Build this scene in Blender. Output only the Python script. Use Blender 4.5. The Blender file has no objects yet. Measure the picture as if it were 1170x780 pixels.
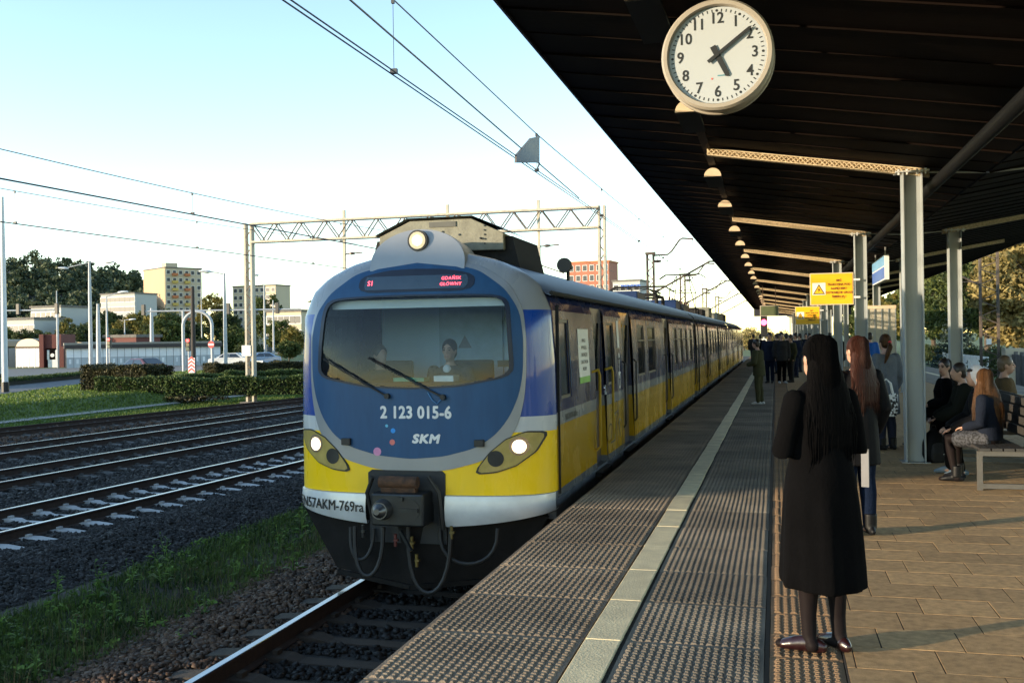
import bpy, bmesh, math, random
import numpy as np
from mathutils import Vector, Matrix
random.seed(7); rng = np.random.default_rng(7)
sc = bpy.context.scene
COL = sc.collection
R = math.radians

# ---------------------------------------------------------------- camera
CAM = Vector((0, 0, 1.65)); FPX = 1140.0
YAW = math.atan(301.5 / FPX); PITCH = R(0.1245); ROLL = 0.015
F_ = Vector((-math.sin(YAW) * math.cos(PITCH), math.cos(YAW) * math.cos(PITCH), -math.sin(PITCH)))
R0_ = Vector((math.cos(YAW), math.sin(YAW), 0)); U0_ = R0_.cross(F_)
R_ = R0_ * math.cos(ROLL) - U0_ * math.sin(ROLL); U_ = U0_ * math.cos(ROLL) + R0_ * math.sin(ROLL)
cam = bpy.data.cameras.new('camera'); cam_o = bpy.data.objects.new('camera', cam); COL.objects.link(cam_o)
cam.sensor_width = 36.0; cam.lens = FPX / 1170 * 36.0; cam.clip_start = 0.05; cam.clip_end = 6000
cam_o.matrix_world = Matrix(((R_.x, U_.x, -F_.x, CAM.x), (R_.y, U_.y, -F_.y, CAM.y), (R_.z, U_.z, -F_.z, CAM.z), (0, 0, 0, 1)))
sc.camera = cam_o

# ---------------------------------------------------------------- light
SUN_EL, SUN_AZ = R(5.6), R(235)          # azimuth from +Y towards +X
SUN_STRENGTH, SKY_STRENGTH, EXPOSURE = 2.2, 0.15, 2.12
world = bpy.data.worlds.new('World'); sc.world = world; world.use_nodes = True
wn = world.node_tree
sky = wn.nodes.new('ShaderNodeTexSky'); sky.sky_type = 'NISHITA'; sky.sun_disc = False
sky.sun_elevation = SUN_EL; sky.sun_rotation = SUN_AZ
sky.air_density = 0.8; sky.dust_density = 0.0; sky.ozone_density = 1.05
wn.links.new(sky.outputs[0], wn.nodes['Background'].inputs[0])
wn.nodes['Background'].inputs[1].default_value = SKY_STRENGTH
sun = bpy.data.lights.new('sun', 'SUN'); sun.energy = SUN_STRENGTH; sun.angle = R(0.6); sun.color = (1.0, 0.80, 0.54)
sun_o = bpy.data.objects.new('sun', sun); COL.objects.link(sun_o)
sdir = Vector((-math.sin(SUN_AZ) * math.cos(SUN_EL), -math.cos(SUN_AZ) * math.cos(SUN_EL), -math.sin(SUN_EL)))
sun_o.rotation_euler = sdir.to_track_quat('-Z', 'Y').to_euler(); sun_o.location = (-30, -30, 40)
vs = sc.view_settings; vs.view_transform = 'Standard'; vs.look = 'None'; vs.exposure = EXPOSURE; vs.gamma = 1.0; vs.use_curve_mapping = False
sc.render.engine = 'CYCLES'
sc.cycles.max_bounces = 7; sc.cycles.diffuse_bounces = 3; sc.cycles.glossy_bounces = 3; sc.cycles.transparent_max_bounces = 12
sc.cycles.use_denoising = True
sc.cycles.caustics_reflective = False; sc.cycles.caustics_refractive = False

# ---------------------------------------------------------------- pixel helpers (photo pixels, 1170 x 780)
def ray(u, v): return F_ + R_ * ((u - 585) / FPX) - U_ * ((v - 390) / FPX)
def onX(u, v, X): d = ray(u, v); return CAM + d * (X / d.x)
def onY(u, v, Y): d = ray(u, v); return CAM + d * (Y / d.y)
def onZ(u, v, Z): d = ray(u, v); return CAM + d * ((Z - CAM.z) / d.z)
def atd(u, v, t): return CAM + ray(u, v) * t
def hz(u): return 383 + 0.015 * (886.5 - u)

# ---------------------------------------------------------------- materials
def M(name, col, col2=None, rough=0.6, metal=0.0, scale=6.0, detail=4.0, contrast=0.5, bump=0.0, bscale=None, rnd=0.0,
      coat=0.0, spec=0.5, emit=None, estr=0.0, trans=0.0, rough2=None, stretch=None, local=False):
    m = bpy.data.materials.new(name); m.use_nodes = True
    nt = m.node_tree; N = nt.nodes; L = nt.links; b = N['Principled BSDF']
    b.inputs['Roughness'].default_value = rough; b.inputs['Metallic'].default_value = metal
    b.inputs['Specular IOR Level'].default_value = spec
    if coat: b.inputs['Coat Weight'].default_value = coat; b.inputs['Coat Roughness'].default_value = 0.08
    if emit: b.inputs['Emission Color'].default_value = (*emit, 1); b.inputs['Emission Strength'].default_value = estr
    if trans: b.inputs['Transmission Weight'].default_value = trans
    if col2 is None: col2 = tuple(c * 0.72 for c in col)
    if local: co = N.new('ShaderNodeTexCoord').outputs['Object']
    else: co = N.new('ShaderNodeNewGeometry').outputs['Position']
    if stretch:
        mp = N.new('ShaderNodeMapping'); mp.inputs['Scale'].default_value = stretch; L.new(co, mp.inputs[0]); co = mp.outputs[0]
    tx = N.new('ShaderNodeTexNoise'); tx.inputs['Scale'].default_value = scale; tx.inputs['Detail'].default_value = detail
    tx.inputs['Roughness'].default_value = 0.62
    L.new(co, tx.inputs['Vector'])
    rp = N.new('ShaderNodeValToRGB'); lo = 0.5 - 0.28 / max(contrast * 2, 0.2); hi = 0.5 + 0.28 / max(contrast * 2, 0.2)
    rp.color_ramp.elements[0].position = max(0, lo); rp.color_ramp.elements[1].position = min(1, hi)
    rp.color_ramp.elements[0].color = (*col2, 1); rp.color_ramp.elements[1].color = (*col, 1)
    L.new(tx.outputs['Fac'], rp.inputs['Fac']); out = rp.outputs['Color']
    if rnd:
        oi = N.new('ShaderNodeObjectInfo'); mr = N.new('ShaderNodeMapRange')
        mr.inputs['To Min'].default_value = 1 - rnd; mr.inputs['To Max'].default_value = 1 + rnd
        L.new(oi.outputs['Random'], mr.inputs['Value'])
        hv = N.new('ShaderNodeHueSaturation'); L.new(mr.outputs[0], hv.inputs['Value']); L.new(out, hv.inputs['Color']); out = hv.outputs['Color']
    L.new(out, b.inputs['Base Color'])
    if rough2 is not None:
        mr2 = N.new('ShaderNodeMapRange'); mr2.inputs['To Min'].default_value = rough2; mr2.inputs['To Max'].default_value = rough
        L.new(tx.outputs['Fac'], mr2.inputs['Value']); L.new(mr2.outputs[0], b.inputs['Roughness'])
    if bump:
        t2 = N.new('ShaderNodeTexNoise'); t2.inputs['Scale'].default_value = bscale or scale * 6; t2.inputs['Detail'].default_value = 3
        L.new(co, t2.inputs['Vector'])
        bp = N.new('ShaderNodeBump'); bp.inputs['Strength'].default_value = bump; bp.inputs['Distance'].default_value = 0.02
        L.new(t2.outputs['Fac'], bp.inputs['Height']); L.new(bp.outputs[0], b.inputs['Normal'])
    return m

def zbands(name, stops, rough=0.3, coat=0.6, metal_from=None, grime=(0.05, 0.045, 0.035), gamt=0.35):
    """paint in horizontal bands of height z (constant ramp) with streaky grime"""
    m = bpy.data.materials.new(name); m.use_nodes = True; nt = m.node_tree; N = nt.nodes; L = nt.links; b = N['Principled BSDF']
    g = N.new('ShaderNodeNewGeometry'); s = N.new('ShaderNodeSeparateXYZ'); L.new(g.outputs['Position'], s.inputs[0])
    mr = N.new('ShaderNodeMapRange'); mr.inputs['From Min'].default_value = -1; mr.inputs['From Max'].default_value = 3; L.new(s.outputs['Z'], mr.inputs['Value'])
    rp = N.new('ShaderNodeValToRGB'); cr = rp.color_ramp; cr.interpolation = 'CONSTANT'
    for i, (z, c) in enumerate(stops):
        e = cr.elements[i] if i < 2 else cr.elements.new(0.5)
        e.position = (z + 1) / 4; e.color = (*c, 1)
    for i, (z, c) in enumerate(stops):
        cr.elements[i].position = (z + 1) / 4; cr.elements[i].color = (*c, 1)
    L.new(mr.outputs[0], rp.inputs['Fac'])
    mp = N.new('ShaderNodeMapping'); mp.inputs['Scale'].default_value = (2.5, 1.1, 0.6); L.new(g.outputs['Position'], mp.inputs[0])
    tx = N.new('ShaderNodeTexNoise'); tx.inputs['Scale'].default_value = 2.2; tx.inputs['Detail'].default_value = 6; L.new(mp.outputs[0], tx.inputs['Vector'])
    fr = N.new('ShaderNodeMapRange'); fr.inputs['From Min'].default_value = 0.42; fr.inputs['From Max'].default_value = 0.8; fr.inputs['To Max'].default_value = gamt
    L.new(tx.outputs['Fac'], fr.inputs['Value'])
    mx = N.new('ShaderNodeMixRGB'); mx.inputs[2].default_value = (*grime, 1); L.new(fr.outputs[0], mx.inputs[0]); L.new(rp.outputs[0], mx.inputs[1])
    L.new(mx.outputs[0], b.inputs['Base Color'])
    r2 = N.new('ShaderNodeMapRange'); r2.inputs['From Min'].default_value = 0.35; r2.inputs['From Max'].default_value = 0.75
    r2.inputs['To Min'].default_value = rough * 0.7; r2.inputs['To Max'].default_value = rough * 1.8; L.new(tx.outputs['Fac'], r2.inputs['Value'])
    L.new(r2.outputs[0], b.inputs['Roughness'])
    b.inputs['Coat Weight'].default_value = coat; b.inputs['Coat Roughness'].default_value = 0.06
    t3 = N.new('ShaderNodeTexNoise'); t3.inputs['Scale'].default_value = 1.7; L.new(g.outputs['Position'], t3.inputs['Vector'])
    bp = N.new('ShaderNodeBump'); bp.inputs['Strength'].default_value = 0.10; bp.inputs['Distance'].default_value = 0.05
    L.new(t3.outputs['Fac'], bp.inputs['Height']); L.new(bp.outputs[0], b.inputs['Normal']); L.new(bp.outputs[0], b.inputs['Coat Normal'])
    return m

def glass(name, tint=(0.75, 0.85, 0.9), dens=0.25, refl=1.45):
    m = bpy.data.materials.new(name); m.use_nodes = True; nt = m.node_tree; N = nt.nodes; L = nt.links
    N.remove(N['Principled BSDF']); out = N['Material Output']
    tr = N.new('ShaderNodeBsdfTransparent'); tr.inputs[0].default_value = (*tint, 1)
    gl = N.new('ShaderNodeBsdfGlossy'); gl.inputs['Roughness'].default_value = 0.03
    df = N.new('ShaderNodeBsdfDiffuse'); df.inputs[0].default_value = (0.22, 0.26, 0.28, 1)
    m1 = N.new('ShaderNodeMixShader'); m1.inputs[0].default_value = dens; L.new(tr.outputs[0], m1.inputs[1]); L.new(df.outputs[0], m1.inputs[2])
    fr = N.new('ShaderNodeFresnel'); fr.inputs['IOR'].default_value = refl
    m2 = N.new('ShaderNodeMixShader'); L.new(fr.outputs[0], m2.inputs[0]); L.new(m1.outputs[0], m2.inputs[1]); L.new(gl.outputs[0], m2.inputs[2])
    L.new(m2.outputs[0], out.inputs['Surface'])
    return m

def leafmat(name, c1, c2, scale=0.6, tl=0.3):
    m = bpy.data.materials.new(name); m.use_nodes = True; nt = m.node_tree; N = nt.nodes; L = nt.links; b = N['Principled BSDF']
    g = N.new('ShaderNodeNewGeometry'); tx = N.new('ShaderNodeTexNoise'); tx.inputs['Scale'].default_value = scale; tx.inputs['Detail'].default_value = 6
    L.new(g.outputs['Position'], tx.inputs['Vector'])
    ad = N.new('ShaderNodeMath'); ad.operation = 'MULTIPLY_ADD'; ad.inputs[1].default_value = 0.5; L.new(g.outputs['Random Per Island'], ad.inputs[0])
    sb = N.new('ShaderNodeMath'); sb.operation = 'SUBTRACT'; sb.inputs[1].default_value = 0.25; L.new(tx.outputs['Fac'], sb.inputs[0]); L.new(sb.outputs[0], ad.inputs[2])
    rp = N.new('ShaderNodeValToRGB'); rp.color_ramp.elements[0].position = 0.25; rp.color_ramp.elements[1].position = 0.75
    rp.color_ramp.elements[0].color = (*c1, 1); rp.color_ramp.elements[1].color = (*c2, 1); L.new(ad.outputs[0], rp.inputs['Fac'])
    L.new(rp.outputs[0], b.inputs['Base Color']); b.inputs['Roughness'].default_value = 0.6; b.inputs['Specular IOR Level'].default_value = 0.25
    if tl:
        out = N['Material Output']; t = N.new('ShaderNodeBsdfTranslucent'); L.new(rp.outputs[0], t.inputs[0])
        mx = N.new('ShaderNodeMixShader'); mx.inputs[0].default_value = tl; L.new(b.outputs[0], mx.inputs[1]); L.new(t.outputs[0], mx.inputs[2]); L.new(mx.outputs[0], out.inputs['Surface'])
    return m

# ---------------------------------------------------------------- mesh helpers
def vnorm(a): return a / max(np.linalg.norm(a), 1e-9)
class MB:
    def __init__(s): s.v = []; s.f = []; s.fm = []; s.mi = 0
    def add(s, vs, fs):
        o = len(s.v); s.v.extend([tuple(map(float, p)) for p in vs]); s.f.extend([tuple(i + o for i in f) for f in fs]); s.fm.extend([s.mi] * len(fs)); return s
    def box(s, x0, x1, y0, y1, z0, z1):
        return s.add([(x0, y0, z0), (x1, y0, z0), (x1, y1, z0), (x0, y1, z0), (x0, y0, z1), (x1, y0, z1), (x1, y1, z1), (x0, y1, z1)],
                     [(0, 3, 2, 1), (4, 5, 6, 7), (0, 1, 5, 4), (1, 2, 6, 5), (2, 3, 7, 6), (3, 0, 4, 7)])
    def obox(s, c, size, rz=0.0):
        cx, cy, cz = c; a, b, h = size[0] / 2, size[1] / 2, size[2] / 2; ca, sa = math.cos(rz), math.sin(rz)
        vs = [(cx + x * ca - y * sa, cy + x * sa + y * ca, cz + z) for z in (-h, h) for x, y in ((-a, -b), (a, -b), (a, b), (-a, b))]
        return s.add(vs, [(0, 3, 2, 1), (4, 5, 6, 7), (0, 1, 5, 4), (1, 2, 6, 5), (2, 3, 7, 6), (3, 0, 4, 7)])
    def bar(s, p0, p1, w, h, up=(0, 0, 1)):
        p0 = np.array(p0, float); p1 = np.array(p1, float); t = vnorm(p1 - p0); a = np.cross(t, up)
        if np.linalg.norm(a) < 1e-3: a = np.cross(t, (1, 0, 0))
        a = vnorm(a); b = np.cross(a, t)
        vs = [p + a * (w / 2 * i) + b * (h / 2 * j) for p in (p0, p1) for i, j in ((-1, -1), (1, -1), (1, 1), (-1, 1))]
        return s.add(vs, [(0, 1, 2, 3), (4, 7, 6, 5), (0, 4, 5, 1), (1, 5, 6, 2), (2, 6, 7, 3), (3, 7, 4, 0)])
    def tube(s, pts, r, n=8, caps=True, side=None, round_ends=False):
        """tube along pts; r scalar, list of scalars or list of (ra, rb): ra along 'side'"""
        P = [np.array(p, float) for p in pts]; k = len(P)
        rr = [r] * k if not isinstance(r, (list, tuple)) else list(r)
        rr = [(q, q) if not isinstance(q, (list, tuple)) else q for q in rr]
        if round_ends:
            t0 = vnorm(P[0] - P[1]); t1 = vnorm(P[-1] - P[-2]); m0 = (rr[0][0] + rr[0][1]) / 2; m1 = (rr[-1][0] + rr[-1][1]) / 2
            P = [P[0] + t0 * m0 * .8, P[0] + t0 * m0 * .45] + P + [P[-1] + t1 * m1 * .45, P[-1] + t1 * m1 * .8]
            rr = [(rr[0][0] * .45, rr[0][1] * .45), (rr[0][0] * .85, rr[0][1] * .85)] + rr + [(rr[-1][0] * .85, rr[-1][1] * .85), (rr[-1][0] * .45, rr[-1][1] * .45)]
            k = len(P)
        vs = []; A = None
        for i in range(k):
            t = vnorm(P[min(i + 1, k - 1)] - P[max(i - 1, 0)])
            ref = np.array(side, float) if side is not None else (A if A is not None else (np.array((0, 0, 1.)) if abs(t[2]) < .9 else np.array((1., 0, 0))))
            a = ref - t * np.dot(ref, t)
            if np.linalg.norm(a) < 1e-4: a = np.cross(t, (0.3, 1, 0.2))
            a = vnorm(a); A = a; b = np.cross(t, a)
            for j in range(n):
                th = 2 * math.pi * j / n
                vs.append(P[i] + a * (rr[i][0] * math.cos(th)) + b * (rr[i][1] * math.sin(th)))
        fs = [(i * n + j, i * n + (j + 1) % n, (i + 1) * n + (j + 1) % n, (i + 1) * n + j) for i in range(k - 1) for j in range(n)]
        if caps: fs += [tuple(range(n - 1, -1, -1)), tuple((k - 1) * n + j for j in range(n))]
        return s.add(vs, fs)
    def prism(s, A, B):
        n = len(A)
        return s.add(list(A) + list(B), [tuple(range(n - 1, -1, -1)), tuple(range(n, 2 * n))] + [(j, (j + 1) % n, n + (j + 1) % n, n + j) for j in range(n)])
    def rings(s, RG, closed=True, cap0=False, cap1=False):
        n = len(RG[0]); vs = [p for r_ in RG for p in r_]; fs = []
        for i in range(len(RG) - 1):
            for j in range(n if closed else n - 1):
                fs.append((i * n + j, i * n + (j + 1) % n, (i + 1) * n + (j + 1) % n, (i + 1) * n + j))
        if cap0: fs.append(tuple(range(n - 1, -1, -1)))
        if cap1: fs.append(tuple((len(RG) - 1) * n + j for j in range(n)))
        return s.add(vs, fs)
    def ell(s, c, r, n=14, m=9, rz=0.0):
        RG = []
        for i in range(m + 1):
            ph = -math.pi / 2 + math.pi * i / m; cr = max(math.cos(ph), 0.02)
            ring = []
            for j in range(n):
                th = 2 * math.pi * j / n; x, y = r[0] * cr * math.cos(th), r[1] * cr * math.sin(th)
                ring.append((c[0] + x * math.cos(rz) - y * math.sin(rz), c[1] + x * math.sin(rz) + y * math.cos(rz), c[2] + r[2] * math.sin(ph)))
            RG.append(ring)
        return s.rings(RG, True, True, True)
    def cyl(s, p0, p1, r0, r1=None, n=12): return s.tube([p0, p1], [r0, r0 if r1 is None else r1], n)
    def mesh(s, name, off=(0, 0, 0), smooth=False, ang=40):
        me = bpy.data.meshes.new(name)
        vs = [(x - off[0], y - off[1], z - off[2]) for x, y, z in s.v] if any(off) else s.v
        me.from_pydata(vs, [], s.f)
        if any(s.fm): me.polygons.foreach_set('material_index', s.fm)
        if smooth: me.polygons.foreach_set('use_smooth', [True] * len(s.f)); me.update(); me.set_sharp_from_angle(angle=R(ang))
        me.update(); return me
    def build(s, name, mat, parent=None, smooth=False, bevel=0, local=False, ang=40):
        off = (0, 0, 0)
        if parent is not None and not local:
            p = parent; o = Vector((0, 0, 0))
            while p is not None: o += p.location; p = p.parent
            off = tuple(o)
        me = s.mesh(name, off, smooth, ang)
        for m in (mat if isinstance(mat, (list, tuple)) else [mat]): me.materials.append(m)
        ob = link(name, me, parent)
        if bevel:
            b = ob.modifiers.new('bevel', 'BEVEL'); b.width = bevel; b.segments = 2; b.limit_method = 'ANGLE'; b.angle_limit = R(35)
        return ob

def link(name, data, parent=None):
    ob = bpy.data.objects.new(name, data); COL.objects.link(ob)
    if parent is not None: ob.parent = parent
    return ob
def tag(o, label=None, cat=None, group=None, kind=None):
    if label: o['label'] = label
    if cat: o['category'] = cat
    if group: o['group'] = group
    if kind: o['kind'] = kind
    return o
def thing(name, label, cat, loc=(0, 0, 0), rz=0.0, group=None):
    o = link(name, None); o.location = loc; o.rotation_euler = (0, 0, rz); o.empty_display_size = 0.1
    return tag(o, label, cat, group)
def copy_tree(o, parent=None):
    c = o.copy(); COL.objects.link(c); c.parent = parent
    for ch in o.children: copy_tree(ch, c)
    return c
def npmesh(name, V, Fq, mat, parent=None, smooth=False):
    """numpy verts (n,3), faces (m,k)"""
    me = bpy.data.meshes.new(name); k = Fq.shape[1]
    me.vertices.add(len(V)); me.vertices.foreach_set('co', V.astype(np.float32).ravel())
    me.loops.add(Fq.size); me.loops.foreach_set('vertex_index', Fq.astype(np.int32).ravel())
    me.polygons.add(len(Fq)); me.polygons.foreach_set('loop_start', np.arange(0, Fq.size, k, dtype=np.int32))
    try: me.polygons.foreach_set('loop_total', np.full(len(Fq), k, dtype=np.int32))
    except Exception: pass
    if smooth: me.polygons.foreach_set('use_smooth', np.ones(len(Fq), bool))
    me.update(calc_edges=True); me.validate()
    for m in (mat if isinstance(mat, (list, tuple)) else [mat]): me.materials.append(m)
    return link(name, me, parent)

def text_mesh(txt, size, bold=0.0, sx=1.0, shear=0.0, align='CENTER', depth=0.002, space=1.0, fat=0.0):
    cu = bpy.data.curves.new('t', 'FONT'); cu.body = txt; cu.size = size; cu.offset = bold; cu.extrude = depth; cu.align_x = align; cu.align_y = 'CENTER'; cu.shear = shear
    cu.resolution_u = 3; cu.space_character = space
    ob = bpy.data.objects.new('t', cu); COL.objects.link(ob); bpy.context.view_layer.update()
    dg = bpy.context.evaluated_depsgraph_get(); me = bpy.data.meshes.new_from_object(ob.evaluated_get(dg))
    bpy.data.objects.remove(ob); bpy.data.curves.remove(cu)
    for v in me.vertices: v.co.x *= sx
    if fat:
        bm = bmesh.new(); k = 0
        for dx, dy in ((0, 0), (-1, 0), (1, 0), (0, 1), (0, -1), (.7, .7), (-.7, .7), (.7, -.7), (-.7, -.7)):
            m2 = me.copy(); m2.transform(Matrix.Translation((dx * fat, dy * fat, k * .00012))); bm.from_mesh(m2); bpy.data.meshes.remove(m2); k += 1
        bm.to_mesh(me); bm.free()
    return me
def put_text(name, txt, size, mat, parent, fn, **kw):
    """fn maps flat (x, y, depth) to world"""
    me = text_mesh(txt, size, **kw); off = Vector((0, 0, 0)); p = parent
    while p is not None: off += p.location; p = p.parent
    for v in me.vertices: v.co = Vector(fn(v.co.x, v.co.y, v.co.z)) - off
    me.name = name; me.materials.clear(); me.materials.append(mat)
    return link(name, me, parent)

# ================================================================ materials in use
m_ground = M('lawn_grass', (0.11, 0.145, 0.035), (0.055, 0.085, 0.02), 0.9, scale=0.7, detail=9, contrast=.8, bump=.6, bscale=14)
m_soil = M('dark_soil', (0.04, 0.032, 0.024), (0.022, 0.018, 0.014), 0.95, scale=5, detail=8, bump=.8, bscale=30)
m_ballast = M('ballast_base', (0.022, 0.020, 0.018), (0.009, 0.0085, 0.008), 0.95, scale=26, detail=6, contrast=1, bump=1.0, bscale=34)
m_stone = leafmat('ballast_stone', (0.009, 0.0085, 0.008), (0.042, 0.037, 0.034), 3.0, 0)
m_stone_b = leafmat('rusty_ballast_stone', (0.028, 0.016, 0.009), (0.115, 0.066, 0.040), 5.0, 0)
m_stone_l = leafmat('pale_ballast_stone', (0.10, 0.098, 0.095), (0.22, 0.215, 0.21), 3.0, 0)
m_sleeper = M('sleeper_concrete', (0.48, 0.47, 0.46), (0.32, 0.32, 0.32), 0.85, scale=9, bump=.3, rnd=.12)
m_sleeper_d = M('oily_sleeper', (0.10, 0.095, 0.09), (0.05, 0.047, 0.045), 0.85, scale=9, bump=.3, rnd=.2)
m_sleeper_w = M('sleeper_wood', (0.050, 0.035, 0.023), (0.024, 0.017, 0.012), 0.85, scale=5, stretch=(1, 8, 8), bump=.4, rnd=.2)
m_railtop = M('polished_rail', (0.45, 0.47, 0.52), (0.32, 0.33, 0.35), 0.25, metal=1, scale=3, stretch=(6, .4, 6), rough2=.12)
m_rust = M('rusty_rail_side', (0.052, 0.028, 0.018), (0.024, 0.014, 0.01), 0.9, scale=12, bump=.3)
m_slab = M('tactile_slab', (0.225, 0.170, 0.115), (0.130, 0.096, 0.064), 0.78, scale=1.6, detail=11, contrast=1.0, bump=.25, bscale=90, rnd=.24)
m_slab2 = M('tactile_slab_grey', (0.205, 0.165, 0.120), (0.120, 0.096, 0.070), 0.78, scale=1.6, detail=11, contrast=1.0, bump=.25, bscale=90, rnd=.24)
m_line = M('safety_line', (0.74, 0.62, 0.38), (0.54, 0.45, 0.28), 0.7, scale=5, detail=9, contrast=.8, bump=.2, bscale=70, rnd=.08)
m_tact = M('brown_tactile', (0.27, 0.165, 0.085), (0.165, 0.098, 0.05), 0.78, scale=3, detail=7, bump=.25, bscale=90, rnd=.10)
m_paver = M('tan_paver', (0.46, 0.285, 0.130), (0.28, 0.172, 0.076), 0.8, scale=16, detail=12, contrast=1.0, bump=.22, bscale=150, rnd=.16)
m_joint = M('joint_sand', (0.035, 0.028, 0.021), None, 0.95, scale=20, bump=.3)
m_conc = M('old_concrete', (0.17, 0.16, 0.15), (0.09, 0.085, 0.08), 0.9, scale=2.5, detail=9, contrast=.8, bump=.35, bscale=25)
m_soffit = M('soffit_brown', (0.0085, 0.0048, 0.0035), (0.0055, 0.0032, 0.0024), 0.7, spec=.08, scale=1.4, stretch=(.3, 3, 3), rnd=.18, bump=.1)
m_deck = M('roof_deck', (0.02, 0.019, 0.02), None, 0.8)
m_fascia = M('fascia_dark', (0.025, 0.025, 0.035), None, 0.5)
m_col = M('column_paint', (0.33, 0.36, 0.37), (0.28, 0.305, 0.315), 0.45, scale=2, stretch=(2, 2, .5), contrast=.4, rough2=.35)
m_beam = M('beam_paint', (0.74, 0.60, 0.40), (0.46, 0.35, 0.21), 0.6, scale=25, contrast=.9, bump=.5, bscale=60)
m_lampb = M('lamp_housing', (0.70, 0.56, 0.40), (0.58, 0.45, 0.31), 0.5, scale=8)
m_lampd = M('lamp_diffuser', (0.014, 0.013, 0.012), None, 0.5, spec=.15)
m_brown = M('brown_steel', (0.08, 0.045, 0.03), (0.04, 0.025, 0.018), 0.7, scale=9)
m_black = M('black_plastic', (0.012, 0.012, 0.013), None, 0.5)
m_white = M('white_paint', (0.78, 0.78, 0.76), (0.66, 0.66, 0.64), 0.5, scale=6, contrast=.4)
m_dial = M('clock_dial', (0.40, 0.425, 0.44), (0.375, 0.40, 0.415), 0.4, scale=3, contrast=.3)
m_rim = M('clock_rim', (0.36, 0.32, 0.26), (0.28, 0.24, 0.19), 0.45, scale=5)
m_ink = M('black_ink', (0.012, 0.012, 0.012), None, 0.5)
m_steel = M('galvanised_steel', (0.42, 0.43, 0.43), (0.32, 0.33, 0.33), 0.45, metal=.6, scale=10)
m_benchw = M('bench_metal', (0.13, 0.125, 0.115), (0.09, 0.087, 0.08), 0.5, metal=.3, scale=10)
m_cglass = glass('clock_glass', (0.96, 0.97, 0.97), 0.0, 1.3)

def leaves(centres, radii, per, size, flat=.0):
    k = len(centres); C = np.repeat(np.array(centres), per, 0); RR = np.repeat(np.array(radii), per, 0)
    d = rng.normal(size=C.shape); d /= np.linalg.norm(d, axis=1)[:, None]; rr = rng.random(len(C)) ** (1 / 2.2)
    P = C + d * RR * rr[:, None]
    a = rng.normal(size=P.shape); a /= np.linalg.norm(a, axis=1)[:, None]; bb = np.cross(a, d + rng.normal(size=P.shape) * .5); bb /= (np.linalg.norm(bb, axis=1)[:, None] + 1e-9)
    s = size * (.5 + rng.random(len(P)))[:, None]
    V = np.stack([P - a * s - bb * s * .35, P + a * s * .2 - bb * s * .55, P + a * s + bb * s * .2, P - a * s * .1 + bb * s * .6], 1)
    return V.reshape(-1, 3)
def quads(V): return np.arange(len(V)).reshape(-1, 4)

# ================================================================ ground
GP = [(-4000, -.75), (-60, -.75), (-31.6, -.75), (-31.0, -.80), (-29.9, -1.12), (-29.4, -1.2), (-26, -1.3), (-9, -1.34), (-7, -1.36), (-5, -1.34), (3, -1.34), (10, -1.3), (13, -1.0), (4000, -1.0)]
mb = MB(); YS = [-400, -20, 0, 10, 20, 30, 40, 60, 90, 150, 400, 1200, 5000]
mb.rings([[(x, y, z) for x, z in GP] for y in YS], closed=False)
tag(mb.build('ground', m_ground), kind='structure')

def off(Y):                       # the main tracks bend a little towards the platform track
    if Y <= 35: return 0.055 * (Y - 15)
    if Y <= 65: q = Y - 35; return 1.1 + 0.055 * (q - q * q / 60)
    return 1.1 + 0.055 * 15
SL = np.arange(-10, 140.1, 2.0)
def strip(prof, fx, name, mat, kind='structure', ys=SL):
    b = MB(); b.rings([[(fx(y) + x, y, z) for x, z in prof] for y in ys], closed=False)
    o = b.build(name, mat); 
    if kind: tag(o, kind=kind)
    return o
XC = -3.67
f1 = lambda y: XC
f2 = lambda y: -11.2 + off(y); f3 = lambda y: -15.36 + off(y); f4 = lambda y: -19.45 + off(y)
f5 = lambda y: -23.6 + 0.15 * (y - 26.5)
strip([(-2.9, -1.36), (-1.75, -1.15), (1.6, -1.15), (1.65, -1.4)], f1, 'ballast_bed', m_ballast)
strip([(-9.9, -1.30), (-9.6, -1.15), (1.9, -1.15), (3.0, -1.37)], f2, 'ballast_bed', m_ballast)
strip([(-2.4, -1.32), (-1.6, -1.155), (1.6, -1.155), (2.5, -1.32)], f5, 'ballast_bed', m_ballast, ys=np.arange(10, 50.1, 2.0))

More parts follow.
